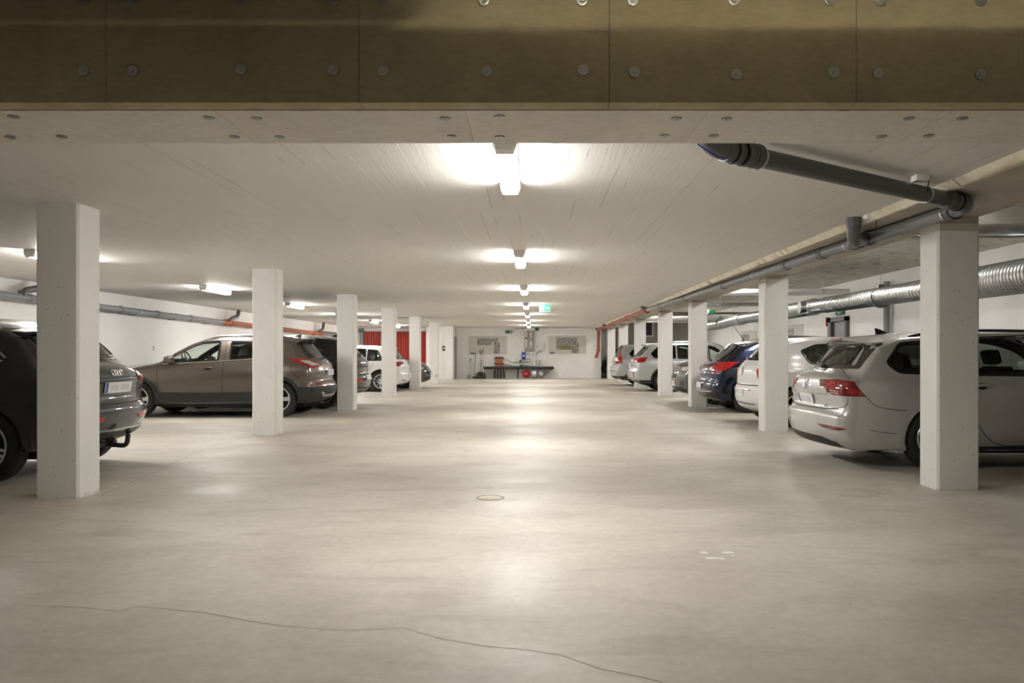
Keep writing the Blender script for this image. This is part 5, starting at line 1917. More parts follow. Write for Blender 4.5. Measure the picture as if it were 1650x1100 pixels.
c.arch_trim(P_SILVER, 0.03, off=0.003)
# tailgate glass with black surround
fr = c.rear('rear_screen_frame', round_poly([(-0.69, 1.035), (0.69, 1.035), (0.655, 1.305), (-0.655, 1.305)], 0.04), M_TRIM, 0.002, holes=[round_poly([(-0.60, 1.07), (0.60, 1.07), (0.50, 1.275), (-0.50, 1.275)], 0.05)], depth=0.012)
c.rear('rear_screen', [(-0.61, 1.06), (0.61, 1.06), (0.51, 1.285), (-0.51, 1.285)], M_RGLASS, -0.004, parent=fr, r=0.05, depth=-0.003)
# roof spoiler with high brake light
mb = MB()
prof = [(0.40, 1.352), (0.415, 1.372), (0.60, 1.392), (0.74, 1.404), (0.74, 1.38), (0.55, 1.33)]
secs = []
v, f = [], []
ys = [-0.60, -0.585, -0.45, -0.2, 0, 0.2, 0.45, 0.585, 0.60]
for yy in ys:
    k = abs(yy) / 0.60
    for (x, z) in prof:
        v.append((x + 0.13 * k ** 3, yy, z - 0.062 * k ** 2.2))
n = len(prof)
for i in range(len(ys) - 1):
    f += [(i * n + j, i * n + (j + 1) % n, (i + 1) * n + (j + 1) % n, (i + 1) * n + j) for j in range(n)]
f += [tuple(range(n)), tuple(range(len(ys) * n - 1, len(ys) * n - 1 - n, -1))]
mb.add(v, f)
sp = mb.build('roof_spoiler', P_SILVER, c.root, smooth=30)
MB().box(0.398, 0.43, -0.14, 0.14, 1.349, 1.371, 0.004).build('brake_light', mat('faded_red_lens', (0.36, 0.10, 0.08), 0.3), sp, smooth=0)
# tail lights: dark red over the corner with bright cells
for sg in (-1, 1):
    lt = c.wrap('tail_light', [('r', 0.36 * sg, 0.915), ('r', 0.62 * sg, 0.925), ('s', 0.20, 0.92, sg), ('s', 0.28, 0.905, sg), ('s', 0.385, 0.755, sg), ('s', 0.22, 0.758, sg), ('r', 0.66 * sg, 0.765), ('r', 0.56 * sg, 0.79), ('r', 0.52 * sg, 0.825), ('r', 0.41 * sg, 0.84)], M_TAILD, 1.2, off=0.006, label='dark red tail light over the corner')
    c.wrap('light_cell', [('r', 0.53 * sg, 0.905), ('r', 0.68 * sg, 0.91), ('r', 0.70 * sg, 0.815), ('r', 0.565 * sg, 0.81)], M_TAIL, 1.2, off=0.009, parent=lt)
    c.wrap('light_cell', [('s', 0.20, 0.83, sg), ('s', 0.27, 0.835, sg), ('s', 0.355, 0.775, sg), ('s', 0.20, 0.775, sg)], M_TAIL, 1.2, off=0.009, parent=lt)
    c.wrap('light_cell', [('s', 0.17, 0.90, sg), ('s', 0.265, 0.89, sg), ('s', 0.285, 0.86, sg), ('s', 0.17, 0.86, sg)], M_TAIL, 1.2, off=0.009, parent=lt)
    for dz in (0.0, 0.022):
        c.wrap('light_cell', [('r', 0.60 * sg, 0.782 + dz), ('r', 0.745 * sg, 0.778 + dz), ('r', 0.745 * sg, 0.789 + dz), ('r', 0.60 * sg, 0.793 + dz)], M_CLEAR, 1.2, off=0.009, parent=lt, label='clear reversing strip')
    c.wrap('rear_reflector', [('r', 0.44 * sg, 0.45), ('r', 0.70 * sg, 0.445), ('s', 0.18, 0.43, sg), ('s', 0.19, 0.415, sg), ('s', 0.12, 0.402, sg), ('r', 0.72 * sg, 0.402), ('r', 0.52 * sg, 0.42)], M_TAILD, 1.2, off=0.004)
# black lower apron
c.rear('rear_apron', [(-0.70, 0.275), (-0.45, 0.315), (0.45, 0.315), (0.70, 0.275), (0.72, 0.225), (-0.72, 0.225)], M_CLAD, 0.006, r=0.02)
# seams
c.seams([
    ('r', 1, [(-0.725, 0.62), (-0.60, 0.615), (0, 0.61), (0.60, 0.615), (0.725, 0.62)], 0.012),
] + [e for sg in (-1, 1) for e in (
    ('r', 1, [(0.54 * sg, 0.835), (0.545 * sg, 0.76)], 0.007),
    ('r', 1, [(0.545 * sg, 0.76), (0.30 * sg, 0.765)], 0.004),
    ('s', sg, [(0.13, 0.625), (0.19, 0.65), (0.21, 0.70), (0.205, 0.755)], 0.005),
    ('s', sg, [(0.385, 0.755), (0.43, 0.70), (0.50, 0.655), (0.62, 0.63), (0.78, 0.615)], 0.006),
    ('s', sg, [(0.28, 0.905), (0.27, 0.96), (0.30, 1.02), (0.42, 1.16), (0.53, 1.29), (0.60, 1.335), (0.66, 1.36)], 0.006),
    ('s', sg, [(1.36, 1.35), (1.36, 0.97), (1.37, 0.80), (1.45, 0.62), (1.52, 0.47), (1.62, 0.335), (1.75, 0.265), (1.95, 0.25), (2.26, 0.25)], 0.008),
    ('s', sg, [(2.28, 1.36), (2.28, 0.9), (2.27, 0.25)], 0.008),
    ('s', sg, [(2.3, 0.25), (3.2, 0.25), (3.3, 0.35), (3.33, 0.6), (3.33, 0.95)], 0.008),
    ('s', sg, [(0.99, 0.89), (1.02, 0.80), (1.06, 0.785)], 0.005),
    ('s', sg, [(0.42, 0.415), (0.60, 0.385), (0.70, 0.38)], 0.005))])
for sg in (-1, 1):
    c.handle(1.56, 0.868, sg, P_SILVER)
    c.handle(2.42, 0.86, sg, P_SILVER)
    c.side('sill_strip', [(1.46, 0.20), (3.3, 0.20), (3.3, 0.245), (1.46, 0.245)], M_CLAD, sg, 0.004)
c.mirror(3.12, 0.98, P_SILVER)
c.rails(M_BLACK, 0.95, 3.0, 0.575, 1.45, 0.014, 0.035)
c.fin(0.93, M_BLACK, 0.17, 0.062)
c.wiper(0.0, 1.045, 0.36, 3, -1)
c.plate('r', 0.0, 0.70, 0.46, 0.115, 0.016)
c.cabin(3.45, 2.15, 1.15, 0.36, 0.97)
# badge: ring with interlocked strokes, and small lettering
M = c.frame3('r', 0.0, 0.865) @ Matrix.Translation((0, 0, 0.004))
mb = MB().torus(0.055, 0.006, M, 28, 8, 0.6)
def stroke(mb, M, pts, w=0.007, d=0.005):
    mb.tube([(p[0], p[1], d * 0.6) for p in pts], w * 0.55, 6, True, M)
stroke(mb, M, [(-0.024, 0.046), (0.0, 0.008), (0.024, 0.046)])
stroke(mb, M, [(-0.046, 0.028), (-0.022, -0.042), (0.0, 0.0), (0.022, -0.042), (0.046, 0.028)])
mb.build('badge', M_BRIGHT, c.root, smooth=40)
M = c.frame3('r', -0.50, 0.645) @ Matrix.Translation((0, 0, 0.003))
text_obj('model_lettering', 'eTSI', 0.042, M_BRIGHT, c.root, M, 0.002)
# ---------------------------------------------------------------- brown crossover, left row
P_BROWN = paint('bronze_brown_paint', (0.15, 0.122, 0.105), 0.7, 0.33)
crossover = dict(
    L=4.38, wheels=(0.83, 3.476), wr=0.345, arch=0.385, ground=0.19, sill=0.22,
    rear=[(0.22, 0.27), (0.09, 0.34), (0.02, 0.45), (0.0, 0.56), (0.03, 0.64), (0.075, 0.70), (0.06, 0.82), (0.085, 0.93), (0.12, 1.02), (0.20, 1.11), (0.32, 1.24), (0.46, 1.40), (0.52, 1.485)],
    top=[(0.52, 1.485), (0.75, 1.53), (1.2, 1.57), (1.7, 1.575), (2.15, 1.545), (2.45, 1.46), (2.85, 1.25), (3.15, 1.075), (3.4, 1.03), (3.8, 0.985), (4.1, 0.91), (4.25, 0.82)],
    front=[(4.2, 0.24), (4.32, 0.34), (4.38, 0.52), (4.36, 0.68), (4.25, 0.82)],
    sec=[(0.18, 0.80), (0.25, 0.855), (0.36, 0.885), (0.47, 0.888), (0.6, 0.893), (0.76, 0.903), (0.88, 0.90), (0.96, 0.885), (1.02, 0.862), (1.08, 0.835), (1.2, 0.785), (1.35, 0.715), (1.45, 0.665), (1.58, 0.60)],
    taper_r=(0.10, 1.0), taper_f=(0.15, 1.1), bow_b=0.14, bow_w=0.11, rr=0.15, ry=0.12, flare=0.02,
    side_windows=[
        [(0.80, 1.14), (1.73, 1.075), (1.75, 1.425), (1.25, 1.40), (0.95, 1.30)],
        [(1.95, 1.065), (2.97, 1.015), (2.74, 1.215), (2.50, 1.35), (2.32, 1.395), (1.96, 1.422)]],
    glass=[M_PRIV, M_GLASS], win_r=0.05,
    screens={'rear': (1.14, 1.42, 0.58, 0.50), 'front': (1.10, 1.46, 0.66, 0.56), 'fx': 3.12},
)
c = Car('crossover_car', 'brown crossover with black lower cladding parked nose to the left wall behind the second pillar', crossover, P_BROWN, (-3.93, 15.93, 0), pi)
c.glazing()
c.wheels_({'n': 5, 'w': (0.055, 0.10, 0.12), 'ph': 0.55})
c.arch_trim(M_CLAD, 0.055, off=0.012)
c.screen(1.10, 1.455, 0.66, 0.56)
c.windscreen(1.085, 1.475, 0.69, 0.58)
c.spoiler(0.41, 1.505, 0.42, 0.60, 0.06, 0.14)
for sg in (-1, 1):
    c.side('sill_cladding', [(1.20, 0.17), (3.10, 0.17), (3.10, 0.475), (2.2, 0.468), (1.20, 0.485)], M_CLAD, sg, 0.008)
    c.strip('window_strip', [(0.84, 1.125), (1.75, 1.062), (2.98, 1.0)], M_BRIGHT, sg, 's', 0.016, 0.008)
    c.strip('window_strip', [(2.98, 1.02), (2.74, 1.235), (2.50, 1.372), (2.3, 1.415), (1.9, 1.443), (1.3, 1.42)], M_BRIGHT, sg, 's', 0.010, 0.008)
    lt = c.wrap('tail_light', [('r', 0.40 * sg, 0.975), ('r', 0.58 * sg, 1.045), ('s', 0.30, 1.085, sg), ('s', 0.66, 1.115, sg), ('s', 0.55, 1.045, sg), ('s', 0.31, 0.985, sg), ('s', 0.28, 0.92, sg), ('r', 0.66 * sg, 0.925), ('r', 0.45 * sg, 0.945)], M_TAIL, 1.2, off=0.010, label='red arrow shaped tail light')
    c.wrap('light_cell', [('r', 0.48 * sg, 0.98), ('r', 0.60 * sg, 1.015), ('s', 0.30, 1.055, sg), ('s', 0.44, 1.06, sg), ('s', 0.27, 0.985, sg), ('r', 0.70 * sg, 0.962)], M_CLEAR, 1.2, off=0.014, parent=lt, label='clear middle of the tail light')
    c.wrap('rear_reflector', [('r', 0.52 * sg, 0.60), ('r', 0.66 * sg, 0.605), ('r', 0.68 * sg, 0.635), ('r', 0.55 * sg, 0.63)], M_REDREF, 1.2, off=0.006)
    c.handle(2.12, 0.925, sg, P_BROWN)
    c.handle(1.12, 0.96, sg, P_BROWN)
c.band('bumper_cladding', 0.455, 0.27, 0.57, M_CLAD, 1.2, 0.008, 0.62, xs1=0.46)
c.rear('skid_plate', [(-0.42, 0.37), (0.42, 0.37), (0.56, 0.46), (0.50, 0.475), (0.36, 0.41), (-0.36, 0.41), (-0.50, 0.475), (-0.56, 0.46)], M_ALLOY, 0.014)
c.seams([e for sg in (-1, 1) for e in (
    ('s', sg, [(1.84, 1.42), (1.84, 0.9), (1.86, 0.5), (1.86, 0.3)], 0.008),
    ('s', sg, [(3.06, 0.99), (3.07, 0.7), (3.05, 0.5), (3.0, 0.3)], 0.008),
    ('s', sg, [(0.86, 1.13), (1.0, 0.98), (1.13, 0.80), (1.25, 0.6), (1.28, 0.49)], 0.007),
    ('s', sg, [(0.55, 1.045), (0.58, 0.93), (0.50, 0.80), (0.38, 0.66), (0.33, 0.58)], 0.006))] + [
    ('r', 1, [(-0.66, 0.66), (0, 0.655), (0.66, 0.66)], 0.010)])
c.mirror(2.80, 1.02, P_BROWN, (0.13, 0.19, 0.125))
c.rails(M_ALLOY, 0.85, 2.25, 0.575, 1.5, 0.015, 0.03)
c.fin(0.72, P_BROWN, 0.17, 0.055)
c.wiper(0.05, 1.10, 0.34, 5, -1)
c.plate('r', 0.0, 0.83, 0.5, 0.11, 0.014)
c.cabin(3.2, 2.02, 1.15, 0.44, 1.06, seat_h=0.64)
M = c.frame3('r', 0.0, 1.02) @ Matrix.Translation((0, 0, 0.006))
mb = MB().torus(0.05, 0.007, M, 28, 8, 0.7)
mb.box(-0.065, 0.065, -0.010, 0.010, -0.002, 0.008, 0.003, M)
mb.build('badge', M_BRIGHT, c.root, smooth=40)

# ---------------------------------------------------------------- dark grey SUV with tow bar, nearest on the left
P_SLATE = paint('slate_grey_paint', (0.05, 0.058, 0.066), 0.8, 0.35)
suv = dict(
    L=4.39, wheels=(0.86, 3.46), wr=0.348, arch=0.39, ground=0.19, sill=0.22,
    rear=[(0.22, 0.30), (0.10, 0.36), (0.03, 0.46), (0.0, 0.58), (0.01, 0.66), (0.05, 0.705), (0.075, 0.76), (0.06, 0.86), (0.06, 0.96), (0.10, 1.04), (0.19, 1.10), (0.29, 1.14), (0.45, 1.31), (0.60, 1.445)],
    top=[(0.60, 1.445), (0.85, 1.505), (1.3, 1.56), (1.8, 1.575), (2.3, 1.54), (2.6, 1.44), (3.0, 1.2), (3.25, 1.06), (3.5, 1.01), (3.9, 0.96), (4.2, 0.86), (4.28, 0.8)],
    front=[(4.2, 0.24), (4.33, 0.34), (4.39, 0.5), (4.37, 0.68), (4.28, 0.8)],
    sec=[(0.18, 0.80), (0.26, 0.86), (0.38, 0.895), (0.55, 0.905), (0.72, 0.915), (0.86, 0.912), (0.96, 0.895), (1.03, 0.866), (1.1, 0.84), (1.25, 0.775), (1.4, 0.70), (1.48, 0.655), (1.58, 0.60)],
    taper_r=(0.09, 1.0), taper_f=(0.14, 1.1), bow_b=0.13, bow_w=0.10, rr=0.16, ry=0.13, flare=0.02,
    side_windows=[
        [(0.70, 1.15), (1.74, 1.08), (1.76, 1.43), (1.3, 1.41), (0.92, 1.31)],
        [(1.9, 1.075), (3.0, 1.05), (2.75, 1.24), (2.5, 1.37), (1.92, 1.43)]],
    glass=[M_PRIV, M_GLASS],
    screens={'rear': (1.17, 1.39, 0.60, 0.52), 'front': (1.1, 1.45, 0.66, 0.56), 'fx': 3.2},
)
c = Car('sport_utility_vehicle', 'dark slate grey SUV with a tow bar, half hidden by the nearest left pillar', suv, P_SLATE, (-4.17, 8.24, 0), pi)
c.glazing()
c.wheels_({'n': 5, 'pair': (-0.14, 0.14), 'w': (0.03, 0.03, 0.0), 'ph': 0.3})
c.arch_trim(P_SLATE, 0.055, off=0.010)
c.screen(1.135, 1.44, 0.72, 0.645)
c.windscreen(1.08, 1.46, 0.69, 0.58)
c.spoiler(0.47, 1.46, 0.42, 0.62, 0.055, 0.14)
for sg in (-1, 1):
    c.strip('window_strip', [(0.70, 1.13), (1.75, 1.062), (3.0, 1.035)], M_BRIGHT, sg, 's', 0.014, 0.008)
    c.strip('window_strip', [(0.68, 1.155), (0.91, 1.325), (1.3, 1.43), (1.9, 1.45)], M_BRIGHT, sg, 's', 0.014, 0.008)
    c.wrap('tail_light', [('r', 0.50 * sg, 0.975), ('r', 0.62 * sg, 1.02), ('s', 0.20, 1.03, sg), ('s', 0.30, 1.01, sg), ('s', 0.27, 0.90, sg), ('s', 0.20, 0.875, sg), ('r', 0.62 * sg, 0.875), ('r', 0.52 * sg, 0.91)], M_TAIL, 1.2, off=0.010)
    c.wrap('rear_reflector', [('r', 0.33 * sg, 0.57), ('r', 0.70 * sg, 0.58), ('s', 0.17, 0.585, sg), ('s', 0.17, 0.55, sg), ('r', 0.70 * sg, 0.53), ('r', 0.36 * sg, 0.525)], M_REDREF, 1.2, off=0.006)
    c.handle(2.05, 0.95, sg, P_SLATE)
    c.handle(1.1, 0.97, sg, P_SLATE)
c.band('bumper_cladding', 0.46, 0.28, 0.40, M_CLAD, 1.2, 0.006, 0.60)
c.strip('bumper_strip', [(-0.68, 0.435), (0, 0.43), (0.68, 0.435)], M_ALLOY, 1, 'r', 0.016, 0.008)
c.seams([e for sg in (-1, 1) for e in (
    ('s', sg, [(1.83, 1.42), (1.83, 0.9), (1.85, 0.3)], 0.008),
    ('s', sg, [(0.82, 1.14), (1.0, 0.98), (1.17, 0.80), (1.28, 0.6), (1.3, 0.35)], 0.007),
    ('s', sg, [(0.45, 0.72), (0.3, 0.70), (0.2, 0.69)], 0.006))] + [
    ('r', 1, [(-0.70, 0.695), (0, 0.69), (0.70, 0.695)], 0.012),
    ('r', 1, [(-0.52, 0.955), (0, 0.955), (0.52, 0.955)], 0.012)])
c.mirror(2.85, 1.03, P_SLATE)
c.rails(M_ALLOY, 0.95, 2.3, 0.58, 1.5, 0.015, 0.03)
c.wiper(0.0, 1.145, 0.36, 3, 1)
c.plate('r', 0.0, 0.855, 0.5, 0.11, 0.014)
c.towbar(0.275, 0.10)
c.cabin(3.3, 2.0, 1.15, 0.44, 1.06, seat_h=0.62)
# four linked rings
M = c.frame3('r', 0.0, 1.0) @ Matrix.Translation((0, 0, 0.006))
for k in range(4):
    mb = MB().torus(0.031, 0.0048, M @ Matrix.Translation(((k - 1.5) * 0.047, 0, 0.001 * (k % 2))), 28, 8)
    mb.build('badge_ring', M_BRIGHT, c.root, smooth=40)

# ---------------------------------------------------------------- black SUV behind the crossover
P_BLACK = paint('black_grey_paint', (0.02, 0.02, 0.021), 0.8, 0.32)
blk = dict(suv)
blk.update(L=4.45, wheels=(0.84, 3.5),
    rear=[(0.24, 0.30), (0.10, 0.36), (0.02, 0.48), (0.0, 0.60), (0.02, 0.70), (0.07, 0.76), (0.06, 0.88), (0.07, 1.0), (0.11, 1.08), (0.19, 1.15), (0.34, 1.32), (0.50, 1.48), (0.56, 1.545)],
    top=[(0.56, 1.545), (0.85, 1.585), (1.3, 1.61), (1.8, 1.615), (2.3, 1.57), (2.6, 1.46), (3.0, 1.22), (3.25, 1.08), (3.5, 1.03), (3.95, 0.97), (4.25, 0.87), (4.34, 0.8)],
    front=[(4.26, 0.24), (4.39, 0.34), (4.45, 0.5), (4.43, 0.68), (4.34, 0.8)],
    screens={'rear': (1.19, 1.47, 0.60, 0.52), 'front': (1.12, 1.48, 0.66, 0.56), 'fx': 3.2}, ry=0.14, rr=0.18)
c = Car('sport_utility_vehicle', 'black SUV close behind the brown crossover, its tail showing right of the third left pillar', blk, P_BLACK, (-3.72, 18.36, 0), pi)
c.glazing(M_PRIV)
c.wheels_({'n': 5, 'w': (0.06, 0.085, 0.1), 'ph': 0.2})
c.arch_trim(M_CLAD, 0.05, off=0.010)
c.screen(1.16, 1.505, 0.66, 0.57)
c.windscreen(1.1, 1.48, 0.69, 0.58)
c.spoiler(0.44, 1.56, 0.42, 0.60, 0.055, 0.13)
for sg in (-1, 1):
    c.wrap('tail_light', [('r', 0.46 * sg, 1.0), ('r', 0.62 * sg, 1.05), ('s', 0.30, 1.07, sg), ('s', 0.44, 1.04, sg), ('s', 0.34, 0.93, sg), ('r', 0.62 * sg, 0.92)], M_TAILD, 1.2, off=0.010)
    c.wrap('rear_reflector', [('r', 0.44 * sg, 0.60), ('r', 0.68 * sg, 0.66), ('r', 0.71 * sg, 0.62), ('r', 0.50 * sg, 0.55)], M_REDREF, 1.2, off=0.006)
c.band('bumper_cladding', 0.44, 0.28, 0.44, M_CLAD, 1.2, 0.006, 0.60)
c.strip('bumper_strip', [(-0.62, 0.40), (0, 0.39), (0.62, 0.40)], M_ALLOY, 1, 'r', 0.02, 0.012)
c.strip('tailgate_strip', [(-0.40, 0.955), (0, 0.955), (0.40, 0.955)], M_BRIGHT, 1, 'r', 0.018, 0.008)
c.seams([('r', 1, [(-0.68, 0.735), (0, 0.73), (0.68, 0.735)], 0.012)] + [('s', sg, [(1.83, 1.42), (1.83, 0.9), (1.85, 0.3)], 0.008) for sg in (-1, 1)])
c.mirror(2.85, 1.03, P_BLACK)
c.rails(M_ALLOY, 0.9, 2.3, 0.58, 1.55, 0.015, 0.03)
c.fin(0.8, P_BLACK, 0.16, 0.055)
c.wiper(0.0, 1.165, 0.34, 3, -1)
c.plate('r', 0.0, 0.66, 0.5, 0.11, 0.018)
c.cabin(3.3, 2.0, 1.15, 0.44, 1.06, seat_h=0.62)

# ---------------------------------------------------------------- white hatchback, left row
P_WHITE = paint('white_car_paint', (0.74, 0.745, 0.74), 0.0, 0.45, 0.5, 0.15)
hatch = dict(
    L=4.26, wheels=(0.79, 3.41), wr=0.325, arch=0.362, ground=0.16, sill=0.19,
    rear=[(0.20, 0.22), (0.08, 0.27), (0.015, 0.38), (0.0, 0.50), (0.02, 0.58), (0.05, 0.64), (0.05, 0.76), (0.07, 0.86), (0.13, 0.95), (0.21, 1.02), (0.34, 1.18), (0.46, 1.32), (0.50, 1.375)],
    top=[(0.50, 1.375), (0.8, 1.42), (1.2, 1.45), (1.7, 1.455), (2.1, 1.43), (2.4, 1.35), (2.8, 1.13), (3.08, 0.98), (3.35, 0.93), (3.75, 0.86), (4.05, 0.76), (4.14, 0.69)],
    front=[(4.1, 0.2), (4.2, 0.28), (4.26, 0.44), (4.24, 0.58), (4.14, 0.69)],
    sec=[(0.15, 0.79), (0.22, 0.84), (0.33, 0.872), (0.5, 0.885), (0.65, 0.895), (0.78, 0.895), (0.88, 0.885), (0.94, 0.865), (1.0, 0.835), (1.15, 0.775), (1.3, 0.705), (1.38, 0.665), (1.47, 0.60)],
    taper_r=(0.08, 0.9), taper_f=(0.13, 1.0), bow_b=0.11, bow_w=0.09, rr=0.13, ry=0.10,
    side_windows=[
        [(0.72, 0.985), (1.20, 0.975), (1.20, 1.315), (0.90, 1.285)],
        [(1.26, 0.975), (1.66, 0.97), (1.66, 1.345), (1.26, 1.325)],
        [(1.76, 0.97), (2.80, 0.965), (2.62, 1.11), (2.36, 1.27), (2.12, 1.33), (1.76, 1.345)]],
    glass=[M_GLASS, M_GLASS, M_GLASS],
    screens={'rear': (1.05, 1.31, 0.58, 0.50), 'front': (1.01, 1.36, 0.64, 0.54), 'fx': 3.05},
)
c = Car('hatchback_car', 'white hatchback with ten spoke wheel, between the fourth and fifth left pillars', hatch, P_WHITE, (-3.95, 25.97, 0), pi)
c.glazing()
c.wheels_({'n': 10, 'w': (0.03, 0.028, 0.1), 'ph': 0.2})
c.screen(1.01, 1.35, 0.66, 0.56)
c.windscreen(1.0, 1.375, 0.67, 0.56)
c.spoiler(0.40, 1.395, 0.40, 0.60, 0.055, 0.12)
for sg in (-1, 1):
    c.wrap('tail_light', [('r', 0.48 * sg, 0.93), ('r', 0.66 * sg, 0.945), ('s', 0.30, 0.93, sg), ('s', 0.36, 0.90, sg), ('s', 0.27, 0.80, sg), ('r', 0.62 * sg, 0.795), ('r', 0.50 * sg, 0.84)], M_TAIL, 1.2, off=0.008)
    c.wrap('rear_reflector', [('r', 0.46 * sg, 0.36), ('r', 0.70 * sg, 0.37), ('r', 0.71 * sg, 0.34), ('r', 0.50 * sg, 0.33)], M_REDREF, 1.2, off=0.006)
    c.handle(1.30, 0.84, sg, P_WHITE)
    c.handle(2.05, 0.83, sg, P_WHITE)
c.seams([e for sg in (-1, 1) for e in (
    ('s', sg, [(1.71, 1.34), (1.71, 0.9), (1.71, 0.28)], 0.008),
    ('s', sg, [(0.95, 0.98), (1.05, 0.85), (1.18, 0.62), (1.28, 0.3)], 0.008),
    ('s', sg, [(1.28, 0.27), (2.8, 0.27), (2.88, 0.6), (2.88, 0.93)], 0.008))] + [
    ('r', 1, [(-0.70, 0.61), (0, 0.60), (0.70, 0.61)], 0.012)])
c.mirror(2.65, 0.98, P_WHITE)
c.wiper(0.0, 1.03, 0.32, 3, -1)
c.plate('r', 0.0, 0.50, 0.5, 0.11, 0.012)
c.fin(0.75, P_WHITE, 0.14, 0.045)
c.cabin(3.0, 1.85, 1.05, 0.36, 0.95)
M = c.frame3('r', 0.0, 0.88) @ Matrix.Translation((0, 0, 0.004))
mb = MB().torus(0.05, 0.008, M, 24, 8, 0.6)
stroke(mb, M, [(-0.04, 0.025), (-0.02, -0.038), (0.0, 0.0), (0.02, -0.038), (0.04, 0.025)])
mb.build('badge', M_BRIGHT, c.root, smooth=40)

# ---------------------------------------------------------------- dark car nose out, left row
P_ANTH = paint('anthracite_paint', (0.05, 0.052, 0.056), 0.6, 0.3)
nose = dict(hatch)
nose.update(L=4.3, wheels=(0.80, 3.45),
    top=[(0.50, 1.40), (0.8, 1.45), (1.2, 1.48), (1.7, 1.485), (2.1, 1.45), (2.4, 1.37), (2.8, 1.16), (3.08, 1.03), (3.35, 0.985), (3.8, 0.93), (4.08, 0.84), (4.18, 0.76)],
    front=[(4.14, 0.2), (4.25, 0.28), (4.30, 0.44), (4.28, 0.62), (4.18, 0.76)])
nose['rear'] = hatch['rear'][:-1] + [(0.50, 1.40)]
def front_fascia(c, L, zt, zg0, zg1, gw, lamp_z, grille_frame=None):
    g = c.front('grille', [(-gw, zg0), (gw, zg0), (gw * 1.08, zg1), (-gw * 1.08, zg1)], M_TRIM, 0.006, r=0.04)
    n = 4
    for k in range(1, n):
        z = zg0 + (zg1 - zg0) * k / n
        kk = c.seam('grille_bar', [(-gw * 0.94, z), (0, z), (gw * 0.94, z)], 'f', 1, 0.012, 0.012)
        kk.build('grille_bar', grille_frame or M_BLACK, g, smooth=0)
    c.front('lower_intake', [(-gw * 1.2, 0.27), (gw * 1.2, 0.27), (gw * 1.3, 0.40), (-gw * 1.3, 0.40)], M_CLAD, 0.006, r=0.04)
c = Car('hatchback_car', 'dark grey hatchback parked nose to the aisle beyond the white hatchback', nose, P_ANTH, (-7.87, 28.3, 0), 0)
c.glazing(M_PRIV)
c.wheels_({'n': 6, 'w': (0.05, 0.045, 0.0), 'ph': 0.2})
c.windscreen(1.05, 1.40, 0.67, 0.56)
c.screen(1.01, 1.37, 0.66, 0.56)
front_fascia(c, 4.3, 0.76, 0.50, 0.66, 0.42, 0.68)
for sg in (-1, 1):
    h = c.wrap('headlight', [('f', 0.48 * sg, 0.70), ('f', 0.60 * sg, 0.755), ('s', 3.98, 0.80, sg), ('s', 3.80, 0.80, sg), ('s', 3.98, 0.70, sg), ('f', 0.62 * sg, 0.64)], M_CLEAR, 3.2, off=0.006)
    c.front('fog_lamp_housing', [(0.50 * sg, 0.36), (0.66 * sg, 0.38), (0.66 * sg, 0.50), (0.52 * sg, 0.46)], M_TRIM, 0.006, r=0.02)
c.mirror(2.65, 1.0, P_ANTH)
c.plate('f', 0.0, 0.45, 0.5, 0.11, 0.012)
c.seams([('s', sg, [(2.95, 0.93), (2.92, 0.6), (2.85, 0.28)], 0.008) for sg in (-1, 1)])
# ---------------------------------------------------------------- white hatchback, right row
wh = dict(hatch)
wh.update(L=4.08, wheels=(0.72, 3.31),
    rear=[(0.20, 0.24), (0.08, 0.29), (0.015, 0.40), (0.0, 0.52), (0.01, 0.62), (0.04, 0.67), (0.05, 0.76), (0.06, 0.90), (0.10, 1.0), (0.17, 1.08), (0.31, 1.22), (0.45, 1.36), (0.50, 1.42)],
    top=[(0.50, 1.42), (0.8, 1.455), (1.2, 1.475), (1.7, 1.47), (2.0, 1.44), (2.3, 1.36), (2.7, 1.15), (2.98, 1.0), (3.2, 0.95), (3.6, 0.87), (3.87, 0.77), (3.96, 0.69)],
    front=[(3.92, 0.2), (4.02, 0.28), (4.08, 0.44), (4.06, 0.58), (3.96, 0.69)],
    side_windows=[
        [(0.80, 1.235), (0.92, 1.04), (1.42, 1.01), (1.42, 1.345), (1.05, 1.33)],
        [(1.52, 1.0), (2.68, 0.975), (2.5, 1.12), (2.26, 1.28), (2.02, 1.34), (1.52, 1.35)]],
    glass=[M_GLASS, M_GLASS],
    screens={'rear': (1.12, 1.36, 0.57, 0.50), 'front': (1.03, 1.37, 0.64, 0.54), 'fx': 2.95})
c = Car('hatchback_car', 'white hatchback mostly hidden by the second right pillar, tail toward the aisle', wh, P_WHITE, (3.53, 13.76, 0), 0)
c.glazing()
c.wheels_({'n': 7, 'w': (0.045, 0.04, 0.0)})
c.screen(1.08, 1.40, 0.66, 0.56)
c.windscreen(1.02, 1.385, 0.66, 0.56)
c.spoiler(0.40, 1.435, 0.38, 0.58, 0.05, 0.12)
for sg in (-1, 1):
    c.wrap('tail_light', [('r', 0.58 * sg, 0.94), ('r', 0.68 * sg, 0.96), ('s', 0.26, 0.96, sg), ('s', 0.34, 0.93, sg), ('s', 0.24, 0.79, sg), ('r', 0.66 * sg, 0.79)], M_TAIL, 1.2, off=0.008)
    c.wrap('rear_reflector', [('r', 0.40 * sg, 0.60), ('r', 0.50 * sg, 0.605), ('r', 0.50 * sg, 0.585), ('r', 0.44 * sg, 0.58)], M_REDREF, 1.2, off=0.006)
c.seams([('r', 1, [(-0.68, 0.675), (0, 0.67), (0.68, 0.675)], 0.016), ('r', 1, [(-0.60, 0.36), (0, 0.37), (0.60, 0.36)], 0.02)] + [('s', sg, [(1.47, 1.34), (1.47, 0.28)], 0.008) for sg in (-1, 1)])
c.mirror(2.55, 0.98, P_WHITE)
c.plate('r', 0.0, 0.54, 0.46, 0.11, 0.012)
c.fin(0.62, P_WHITE, 0.16, 0.05)
c.wiper(0.0, 1.10, 0.32, 3, -1)
